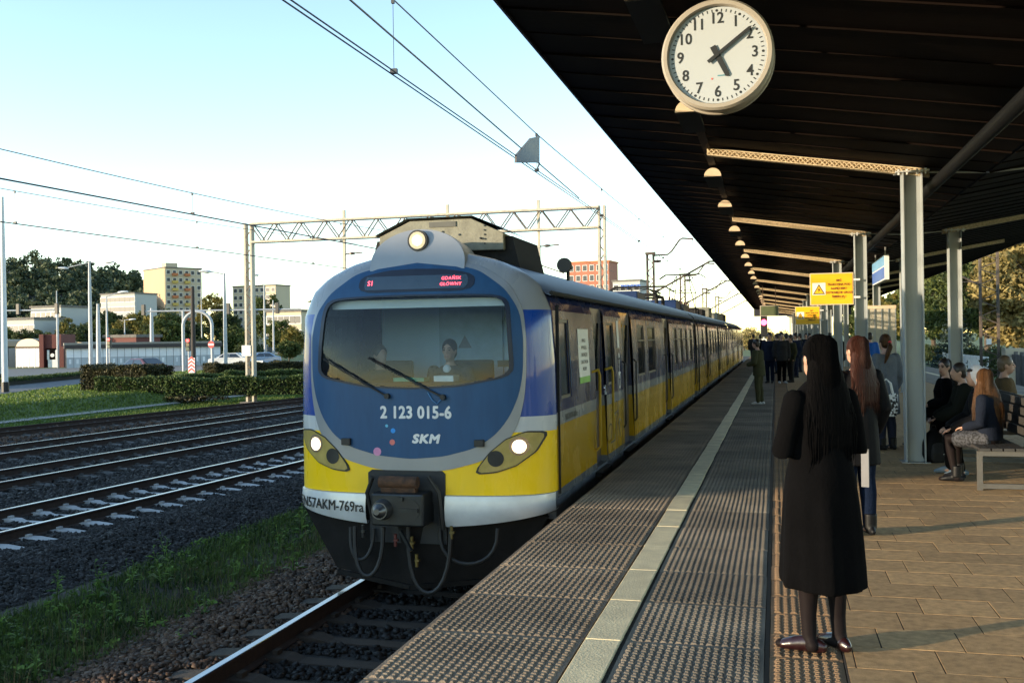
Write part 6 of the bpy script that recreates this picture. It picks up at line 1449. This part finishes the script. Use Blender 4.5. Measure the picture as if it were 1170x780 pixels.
# ---- wall, pavilion, brick kiosk
def wall_thing():
    A, B = gp(76, 420.6), gp(252, 416.4); d = B - A; L_ = d.length; d.normalize(); nr = Vector((-d.y, d.x, 0)); t = thing('underpass_wall', 'long low white and grey panelled wall with dark roof edge', 'wall', (A.x, A.y, ZL), math.atan2(d.y, d.x))
    n = 22; w = L_ / n; m_up = M('white_panel', (.80, .82, .85), (.66, .68, .72), .55, scale=.8, contrast=.5, rnd=.08); m_lo = M('grey_panel', (.46, .50, .54), (.38, .41, .45), .6, scale=.8, rnd=.08)
    for i in range(n):
        MB().box(i * w + .02, (i + 1) * w - .02, 0, .12, 1.12, 2.1).build('upper_panel', m_up, t, local=True); MB().box(i * w + .02, (i + 1) * w - .02, -.01, .12, 0, 1.10).build('lower_panel', m_lo, t, local=True)
        if i % 3 != 2: MB().box(i * w + .25, (i + 1) * w - .25, -.03, -.012, .45, .95).build('hatch', m_up, t, local=True)
    MB().box(-.1, L_ + .1, .13, .3, 0, 2.1).build('core', m_conc, t, local=True); MB().box(-.2, L_ + .2, -.35, 3.0, 2.1, 2.5).build('roof_edge', M('dark_roof', (.05, .042, .04), None, .7), t, local=True); MB().box(-.2, L_ + .2, .3, 3.2, 2.5, 2.72).build('roof_sheet', M('roof_grey', (.30, .28, .24), None, .7), t, local=True)
wall_thing()
def pavilion(label, u0, u1, vb, vt, zwall):
    A, B = gp(u0, vb), gp(u1, vb - .2); d = B - A; L_ = d.length; t = thing('arched_pavilion', label, 'pavilion', (A.x, A.y, ZL), math.atan2(d.y, d.x)); k = (A - CAM).dot(F_) / FPX; hw, ht = (vb - zwall) * k, (vb - vt) * k
    m_g = M('pavilion_glass', (.30, .33, .35), (.24, .27, .29), .3, scale=1); m_r = M('cream_vault', (.30, .21, .10), (.24, .165, .08), .4, scale=1)
    n = 4
    for i in range(n): MB().box(i * L_ / n + .03, (i + 1) * L_ / n - .03, 0, .06, .1, hw).build('glass_panel', m_g, t, local=True)
    for i in range(n + 1): MB().box(i * L_ / n - .05, i * L_ / n + .05, -.03, .09, 0, hw).build('post', m_white, t, local=True)
    MB().box(-.1, L_ + .1, -.1, .2, hw, hw + .22).build('eaves_beam', m_brown, t, local=True)
    nn = 16; arc = [(L_ / 2 - L_ / 2 * math.cos(math.pi * i / nn), hw + .2 + (ht - hw - .2) * math.sin(math.pi * i / nn)) for i in range(nn + 1)]
    b = MB(); b.prism([(x, 0, z) for x, z in arc], [(x, 6, z) for x, z in arc]); b.build('vaulted_roof', m_r, t, local=True)
    MB().box(0, L_, .3, 6, 0, hw).build('interior', M('pavilion_inner', (.3, .32, .33), None, .7), t, local=True)
pavilion('glazed pavilion with cream barrel-vault roof beside the brick kiosk', 19, 47, 420, 387, 398); pavilion('second cream barrel-vaulted pavilion beyond the tall white post', -14, 8, 420, 388, 398)
pavilion('small low vaulted shelter behind the pale wall', 77, 99, 416, 391, 396)
m_brick = M('dark_red_brick', (.13, .035, .03), (.09, .025, .022), .8, scale=6)
A = gp(45, 420); k = (A - CAM).dot(F_) / FPX
t = thing('brick_kiosk', 'dark red brick kiosk with white gate between the pavilions', 'kiosk', (A.x, A.y, ZL), YAW)
w_ = 28 * k
MB().box(0, w_ * .18, 0, 4, 0, 38 * k).build('wall', m_brick, t, local=True); MB().box(w_ * .82, w_, 0, 4, 0, 24 * k).build('wall', m_brick, t, local=True); MB().box(0, w_ * .85, .3, 4, 22 * k, 38 * k).build('wall', m_brick, t, local=True); MB().box(.1, w_ - .1, 1.2, 4, 0, 22 * k).build('inner_wall', m_brown, t, local=True)
MB().box(w_ * .3, w_ * .8, .3, .36, 0, 9 * k).build('white_gate', m_white, t, local=True)
for f_ in (.28, .62): MB().box(w_ * f_, w_ * f_ + .25, .25, .3, 9 * k, 20 * k).build('pillar', m_white, t, local=True)
b = MB(); b.cyl((w_ * .5, .28, 14 * k), (w_ * .5, .2, 14 * k), .22, n=14); b.build('lamp', m_white, t, local=True)

# ---- buildings
def block(label, u0, u1, vt, t_, depth, mat, rows, cols, wsz, mwin, side=None, extra=None, rz=R(-8), vb=None, W=None, z0=-2, name='apartment_block', sill=None, z_first=None, pitch=3.0):
    P0 = atd(u0, hz(u0), t_); k = t_ / FPX; W_ = (u1 - u0) * k; h = (hz(u0) - vt) * k + CAM.z - z0
    if W: W_ = W
    t = thing(name, label, 'building', (P0.x, P0.y, z0), rz)
    MB().box(0, W_, 0, depth, 0, h).build('wall', mat, t, local=True)
    MB().box(-.25, W_ + .25, -.25, depth + .25, h + .004, h + .45).build('roof', extra or m_conc, t, local=True)
    wm = MB().box(-wsz[0] / 2, wsz[0] / 2, -.10, .05, -wsz[1] / 2, wsz[1] / 2).mesh('window'); wm.materials.append(mwin)
    fm_ = MB().box(-wsz[0] / 2 - .12, wsz[0] / 2 + .12, -.07, .05, -wsz[1] / 2 - .12, wsz[1] / 2 + .12).mesh('window_frame'); fm_.materials.append(m_white)
    for r_ in range(rows):
        for c in range(cols):
            z = h - pitch * (r_ + .55)
            if z < 1: continue
            o = link('window', fm_, t); o.location = (W_ * (c + .5) / cols, 0, z); g_ = link('pane', wm, o)
    return t, W_, h, k
m_cream = M('cream_render', (.48, .42, .31), (.43, .37, .27), .8, scale=.1, contrast=.4); m_peach = M('peach_render', (.54, .36, .22), (.48, .32, .19), .8, scale=.08); m_wht = M('white_render', (.40, .41, .41), (.35, .36, .36), .8, scale=.1)
m_orange = M('orange_panel', (.50, .17, .06), None, .7); m_yelp = M('yellow_panel', (.58, .42, .10), None, .7); m_wing = M('far_window', (.035, .042, .05), None, .5); m_redw = M('brick_orange', (.38, .15, .09), (.30, .11, .07), .8, scale=.3)
t, W_, h, k = block('ten-storey cream tower block with orange and yellow balconies behind the trees', 190, 229, 306, 400, 21, m_cream, 10, 6, (1.3, 1.4), m_wing, rz=R(58), W=15.5)
for r_ in range(9):
    for c, mt in ((1, (m_orange, m_yelp)[r_ % 3 > 0]), (3, (m_orange, m_orange, m_yelp)[(r_ + 1) % 3])):
        MB().box(W_ * (c + .08) / 6, W_ * (c + .92) / 6, -1.1, -.12, h - 3 * (r_ + .55) - 1.4, h - 3 * (r_ + .55) - .35).build('balcony', mt, t, local=True)
P_ = atd(165, hz(165), 396); wl_ = t.matrix_basis
MB().box(-.12, -.02, .3, 20.7, 0, h - .1).build('gable_cladding', m_peach, t, local=True); MB().box(3, 8, 6, 10, h + .46, h + 2.6).build('lift_house', m_cream, t, local=True)
block('low white building on the wooded slope beside the tower block', 116, 166, 337, 330, 10, m_wht, 3, 7, (2.0, 1.5), m_wing, pitch=3.2)
block('small white house below the forest with pale walls', 36, 82, 352, 230, 8, m_wht, 2, 6, (1.3, 1.2), m_wing)
block('white villa with flat roof behind the arched pavilion', 4, 52, 366, 190, 8, m_wht, 2, 6, (1.2, 1.2), m_wing)
block('seven-storey cream block behind the trees beyond the mast', 267, 326, 328, 420, 10, m_cream, 7, 8, (1.6, 1.5), m_wing)
block('low cream and yellow block nearer the train behind the mast', 305, 352, 357, 210, 9, m_cream, 3, 6, (1.3, 1.5), m_wing)
block('red brick block with orange top storey above the train roof', 650, 699, 301, 300, 9, m_redw, 6, 6, (1.2, 1.6), m_wing, extra=m_orange)
t, W_, h, k = block('white office building with blue rooftop lettering beyond the train', 701, 733, 322, 260, 9, m_wht, 2, 4, (1.2, 1.4), m_wing)
me = text_mesh('zepson', 1.9, bold=.04, depth=.05)
for v in me.vertices: v.co = Vector((v.co.x + W_ / 2 + 1.2, -.3 - v.co.z, v.co.y + h - 1.2))
me.materials.clear(); me.materials.append(m_bluesign); link('rooftop_lettering', me, t)
block('pale station building at the far end of the platform', 902, 945, 362, 132, 5, m_cream, 1, 3, (.8, 1.4), m_wing, name='station_building', z0=-1.2)
block('brick building beyond the underpass wall with red panels', 70, 84, 385, 150, 5, m_brick, 1, 2, (.8, .8), m_wing, z0=-1)
block('long low dark red building behind the pale wall', 120, 166, 386, 150, 5, m_brick, 1, 4, (.8, .8), m_wing, z0=-1)

# ---- trees on the left
tg = 'trees behind the street'
for i, (u, vt, t_, wpx, mt, lab) in enumerate(((246, 331, 250, 44, L_yel, 'tall yellowing tree beside the tower block'), (305, 332, 300, 42, L_mid, 'broad green tree in front of the seven-storey block'), (90, 372, 150, 40, L_dark, 'dark bushy tree beside the brick kiosk'), (62, 352, 200, 34, L_dark, 'dark green tree between the white houses'), (150, 357, 180, 50, L_yel, 'yellow green bushy tree under the tower block'), (188, 362, 160, 50, L_mid, 'green round tree behind the pale wall'), (215, 366, 170, 46, L_dark, 'dark green tree behind the arched frame'), (270, 372, 180, 46, L_mid, 'green shrub tree behind the parked white car'), (334, 372, 150, 34, L_yel, 'sunlit yellow tree right beside the train'), (20, 366, 210, 30, L_yel, 'small golden tree behind the white villa'), (122, 352, 260, 40, L_dark, 'dark tree in front of the low white building'), (330, 388, 120, 30, L_mid, 'low green tree beside the hedge and train'), (168, 376, 170, 40, L_yel, 'lime green tree beyond the underpass wall'), (236, 386, 140, 40, L_dark, 'low dark tree between the arch and the lamp'), (286, 392, 135, 40, L_dark, 'low dark bushes behind the lattice mast'), (8, 372, 160, 34, L_mid, 'green tree standing before the white villa front'), (40, 374, 165, 30, L_dark, 'dark tree in front of the white house below the forest'), (108, 366, 170, 38, L_mid, 'green tree beside the twin-arm lamp'), (136, 372, 165, 38, L_dark, 'dark green tree beside the red traffic light'), (78, 362, 190, 30, L_yel, 'golden tree between the white house and the lamp'), (200, 352, 230, 44, L_mid, 'green tree at the foot of the tower block'), (258, 352, 240, 40, L_dark, 'dark tree beside the one-armed street lamp'), (318, 362, 200, 36, L_mid, 'green tree behind the low cream block corner'), (128, 353, 235, 36, L_mid, 'round green tree hiding the low white building base'), (158, 352, 225, 38, L_mid, 'bushy green tree between the low white building and the tower'), (178, 357, 215, 36, L_yel, 'yellow green tree hiding the tower block base'), (66, 360, 205, 34, L_mid, 'green tree in front of the white house side'), (26, 374, 150, 30, L_dark, 'dark bushy tree behind the vaulted pavilion'), (52, 378, 140, 24, L_mid, 'small green tree above the brick kiosk'))):
    p = atd(u, hz(u), t_); k = t_ / FPX; h = (hz(u) - vt) * k + 1.65 + .9; tree(lab, (p.x, p.y, -.85), h, wpx * k / 2, mt, 70, 90, wpx * k * .030, seed=i, group=tg, base=.12)
# ---- wooded hill
sk = [(-160, 283), (-60, 282), (0, 280), (30, 278), (60, 284), (100, 294), (130, 299), (150, 305), (168, 312), (188, 330), (210, 355), (240, 376), (300, 386)]
skv = lambda u: np.interp(u, [a for a, _ in sk], [b_ for _, b_ in sk])
b = MB(); us = np.arange(-160, 301, 20.); RGs = []
for t_, f_ in ((330, 0), (400, .35), (470, .8), (540, .95), (700, .8)):
    RGs.append([(lambda P, z: (P.x, P.y, z))(atd(u, hz(u), t_), max(-1.0, -1 + f_ * max(0, (hz(u) - skv(u)) * 470 / FPX - 2.0))) for u in us])
b.rings(RGs, closed=False); tag(b.build('hill', m_soil), kind='structure')
Cs, Rs = [], []
rs = random.Random(3)
for i in range(520):
    u = rs.uniform(-150, 205); f_ = rs.random() ** .7; t_ = 335 + f_ * 150; zt = np.interp(f_, [0, .45, .95, 1], [0, .35, .8, .85]) * max(0, (hz(u) - skv(u)) * 470 / FPX - 2.0) - 1
    P = atd(u, hz(u), t_); r_ = rs.uniform(3.2, 5.6); hh = rs.uniform(6, 10.5)
    if (hz(u) - skv(u)) < 20: hh *= .5; r_ *= .7
    for j in range(7):
        a = rs.random() * 6.28; q = rs.random(); Cs.append((P.x + math.cos(a) * r_ * .5 * q, P.y + math.sin(a) * r_ * .5 * q, zt + hh * rs.uniform(.45, .95))); Rs.append((r_ * .55, r_ * .55, r_ * .5))
V = leaves(Cs, Rs, 26, .8)
tag(npmesh('forest', V, quads(V), leafmat('forest_leaf', (.028, .048, .030), (.105, .12, .055), .05, .2)), kind='stuff')
# ---- far end of the line
for i, (u, vt, t_, wpx, mt, lab) in enumerate(((850, 372, 190, 46, L_gold, 'pale golden tree at the far end beyond the train'), (820, 372, 210, 50, L_yel, 'yellowish tree beyond the far end of the train'), (885, 374, 170, 44, L_gold, 'light tree behind the distant group of people'), (780, 368, 260, 60, L_mid, 'green tree beyond the pantographs'), (930, 376, 150, 40, L_mid, 'green tree beyond the far columns'))):
    p = atd(u, hz(u), t_); k = t_ / FPX; tree(lab, (p.x, p.y, -1.05), (hz(u) - vt) * k + 2.7, wpx * k / 2, mt, 45, 60, wpx * k * .022, seed=60 + i, base=.1)
p = onY(873, 383, 85.); t = thing('railway_signal', 'railway signal showing red beyond the departure display', 'signal', (p.x, p.y, -.05)); z = 1.65 + 82 * (383 - 368) / FPX + .05
MB().tube([(0, 0, 0), (0, 0, z + .6)], .07, 8).build('post', m_pole, t, local=True); MB().box(-.28, .28, -.14, -.05, z - 1.2, z + .5).build('signal_head', m_black, t, local=True, bevel=.05); b = MB(); b.cyl((0, -.15, z), (0, -.2, z), .24, n=18); b.build('red_lens', M('signal_red', (.9, .03, .08), None, .4, emit=(1, .05, .12), estr=3), t, local=True); MB().box(-.2, .2, -.13, -.1, z - 1.9, z - 1.35).build('number_plate', m_white, t, local=True)
# ---- right side beyond the platform
strip([(-2.9, -1.32), (-1.75, -1.15), (1.6, -1.15), (2.6, -1.32)], lambda y: 8.95, 'ballast_bed', m_ballast)
track('track with rails on the far side of the island platform', lambda y: 8.95, 10, 110, m_sleeper)
tg = 'trees beyond the far platform track'
for i, (u, X, h, rx, mt, lab) in enumerate(((1045, 15, 11, 3.6, L_yel, 'olive yellow tree behind the grey column'), (1068, 16, 12, 3.8, L_mid, 'green tree beyond the fence beside the grey column'), (1098, 17, 13, 4.2, L_mid, 'large green tree behind the blue spruce'), (1128, 17, 13, 4.2, L_dark, 'dark green tree behind the rusty lattice mast'), (1160, 15.5, 9.0, 3.4, L_gold, 'golden sunlit tree right of the rusty lattice mast'), (1020, 17, 9, 3.0, L_mid, 'green tree glimpsed beside the waiting shelter'), (1000, 14, 9, 2.6, L_yel, 'yellowish tree glimpsed between the columns'), (975, 13, 8, 2.4, L_mid, 'small green tree far behind the columns'), (1185, 17, 12, 4, L_gold, 'golden tree at the platform right edge beyond the track'))):
    p = onX(u, 380, X); tree(lab, (X, p.y, -1.0), h, rx, mt, 75, 150, .17, seed=30 + i, group=tg, base=.1)
p = onX(1092, 380, 12.6); conifer('blue spruce tree behind the white fence', (12.6, p.y, -1.0), 4.6, 1.9, L_blue)
for i, (u, X) in enumerate(((1060, 12.4), (1075, 12.8), (1110, 13.2), (1135, 13.0), (1165, 12.6))):
    p = onX(u, 380, X); t = thing('shrub', 'dark green shrub growing behind the white fence', 'shrub', (X, p.y, -1.0), 0, 'shrubs behind the white fence'); V = leaves([(rng.normal() * .7, rng.normal() * .7, .4 + rng.random() * 1.1) for _ in range(22)], [(.5, .5, .4)] * 22, 70, .09); npmesh('foliage', V, quads(V), L_dark, t); MB().tube([(0, 0, -.1), (0, 0, 1)], [.05, .02], 6).build('stem', m_bark, t, local=True)
ya = onX(1128, 400, 11.6).y; yb2 = onX(1078, 400, 11.6).y
t = thing('white_fence', 'white painted picket railing beyond the far track', 'fence', (11.6, ya, -1.1)); n = int((yb2 - ya) / .55)
for i in range(n + 1):
    y = (yb2 - ya) * i / n; MB().box(-.05, .05, y - .09, y + .09, -.1, 1.35).build('picket', m_white, t, local=True)
for z in (.3, 1.2): MB().box(.05, .09, 0, yb2 - ya, z, z + .12).build('rail', m_white, t, local=True)
p = onX(1131, 400, 10.9); t = thing('lattice_mast', 'rusty lattice catenary mast beyond the far track', 'mast', (10.9, p.y, -1.15))
a, c, l = MB(), MB(), MB(); lattice_post(a, c, l, 10.9, p.y, -1.15, 7.5, .95, .3); a.build('mast_channel', m_mastd, t); c.build('mast_channel', m_mastd, t); l.build('lacing', m_mastd, t)
b = MB(); b.tube([(10.5, p.y, 4.1), (8.9, p.y, 5.0)], .05, 8); b.tube([(10.5, p.y, 4.3), (9.0, p.y, 4.35)], .03, 8); b.build('bracket_arm', m_mastd, t); MB().box(10.7, 10.95, p.y - .2, p.y - .14, 1.0, 1.3).build('plate', m_white, t)
for u, X, w_, h_, lab in ((1157, 11.8, .9, 1.9, 'cream electrical cabinet beyond the far track beside the golden tree'), (1152, 10.6, .5, 1.1, 'small white cabinet near the rusty lattice mast')):
    p = onX(u, 395, X); t = thing('electrical_cabinet', lab, 'cabinet', (X, p.y, -1.1)); MB().box(-w_ / 2, w_ / 2, -w_ / 2, w_ / 2, 0, h_).build('casing', m_cream, t, local=True, bevel=.02); MB().box(-w_ / 2 + .05, w_ / 2 - .05, -w_ / 2 - .015, -w_ / 2 - .002, .1, h_ - .1).build('door', m_cream, t, local=True)
A_, B_ = onX(1148, 400, 11.7), onX(1190, 400, 11.7)
t = thing('concrete_fence', 'grey concrete panel fence beyond the far track', 'fence', (11.7, B_.y, -1.1)); n = 6
for i in range(n):
    y0, y1 = (A_.y - B_.y) * i / n, (A_.y - B_.y) * (i + 1) / n; MB().box(-.04, .04, y0 + .08, y1 - .08, -.1, 1.6).build('panel', m_conc, t, local=True); MB().box(-.08, .08, y0 - .08, y0 + .08, -.1, 1.75).build('post', m_conc, t, local=True)

# ---- unseen shed added left of view, keeps low sun off train front and tracks
nv, sv = Vector((-.5736, .8192, 0)), Vector((.8192, .5736, 0))
A = nv * 9.1 - sv * 31; B = nv * 42 - sv * 31; d = (B - A); L_ = d.length
t = thing('shade_shed', 'unseen long brick shed with grey pitched roof, added to shade the train and tracks', 'shed', (A.x, A.y, -1.2), math.atan2(d.y, d.x))
H_ = 6.2; D_ = 7.0
MB().box(0, L_, 0, D_, 0, H_).build('wall', m_brick, t, local=True)
b = MB(); b.prism([(-.3, -.4, H_), (-.3, D_ + .4, H_), (-.3, D_ / 2, H_ + 1.35)], [(L_ + .3, -.4, H_), (L_ + .3, D_ + .4, H_), (L_ + .3, D_ / 2, H_ + 1.35)]); b.build('roof', m_conc, t, local=True)
for i in range(5):
    x = 3.2 + i * 6.2; MB().box(x, x + 2.4, -.06, -.005, .0, 3.0).build('loading_door', m_brown, t, local=True); MB().box(x + 3.2, x + 4.6, -.05, -.005, 2.0, 3.4).build('window', m_wing, t, local=True)
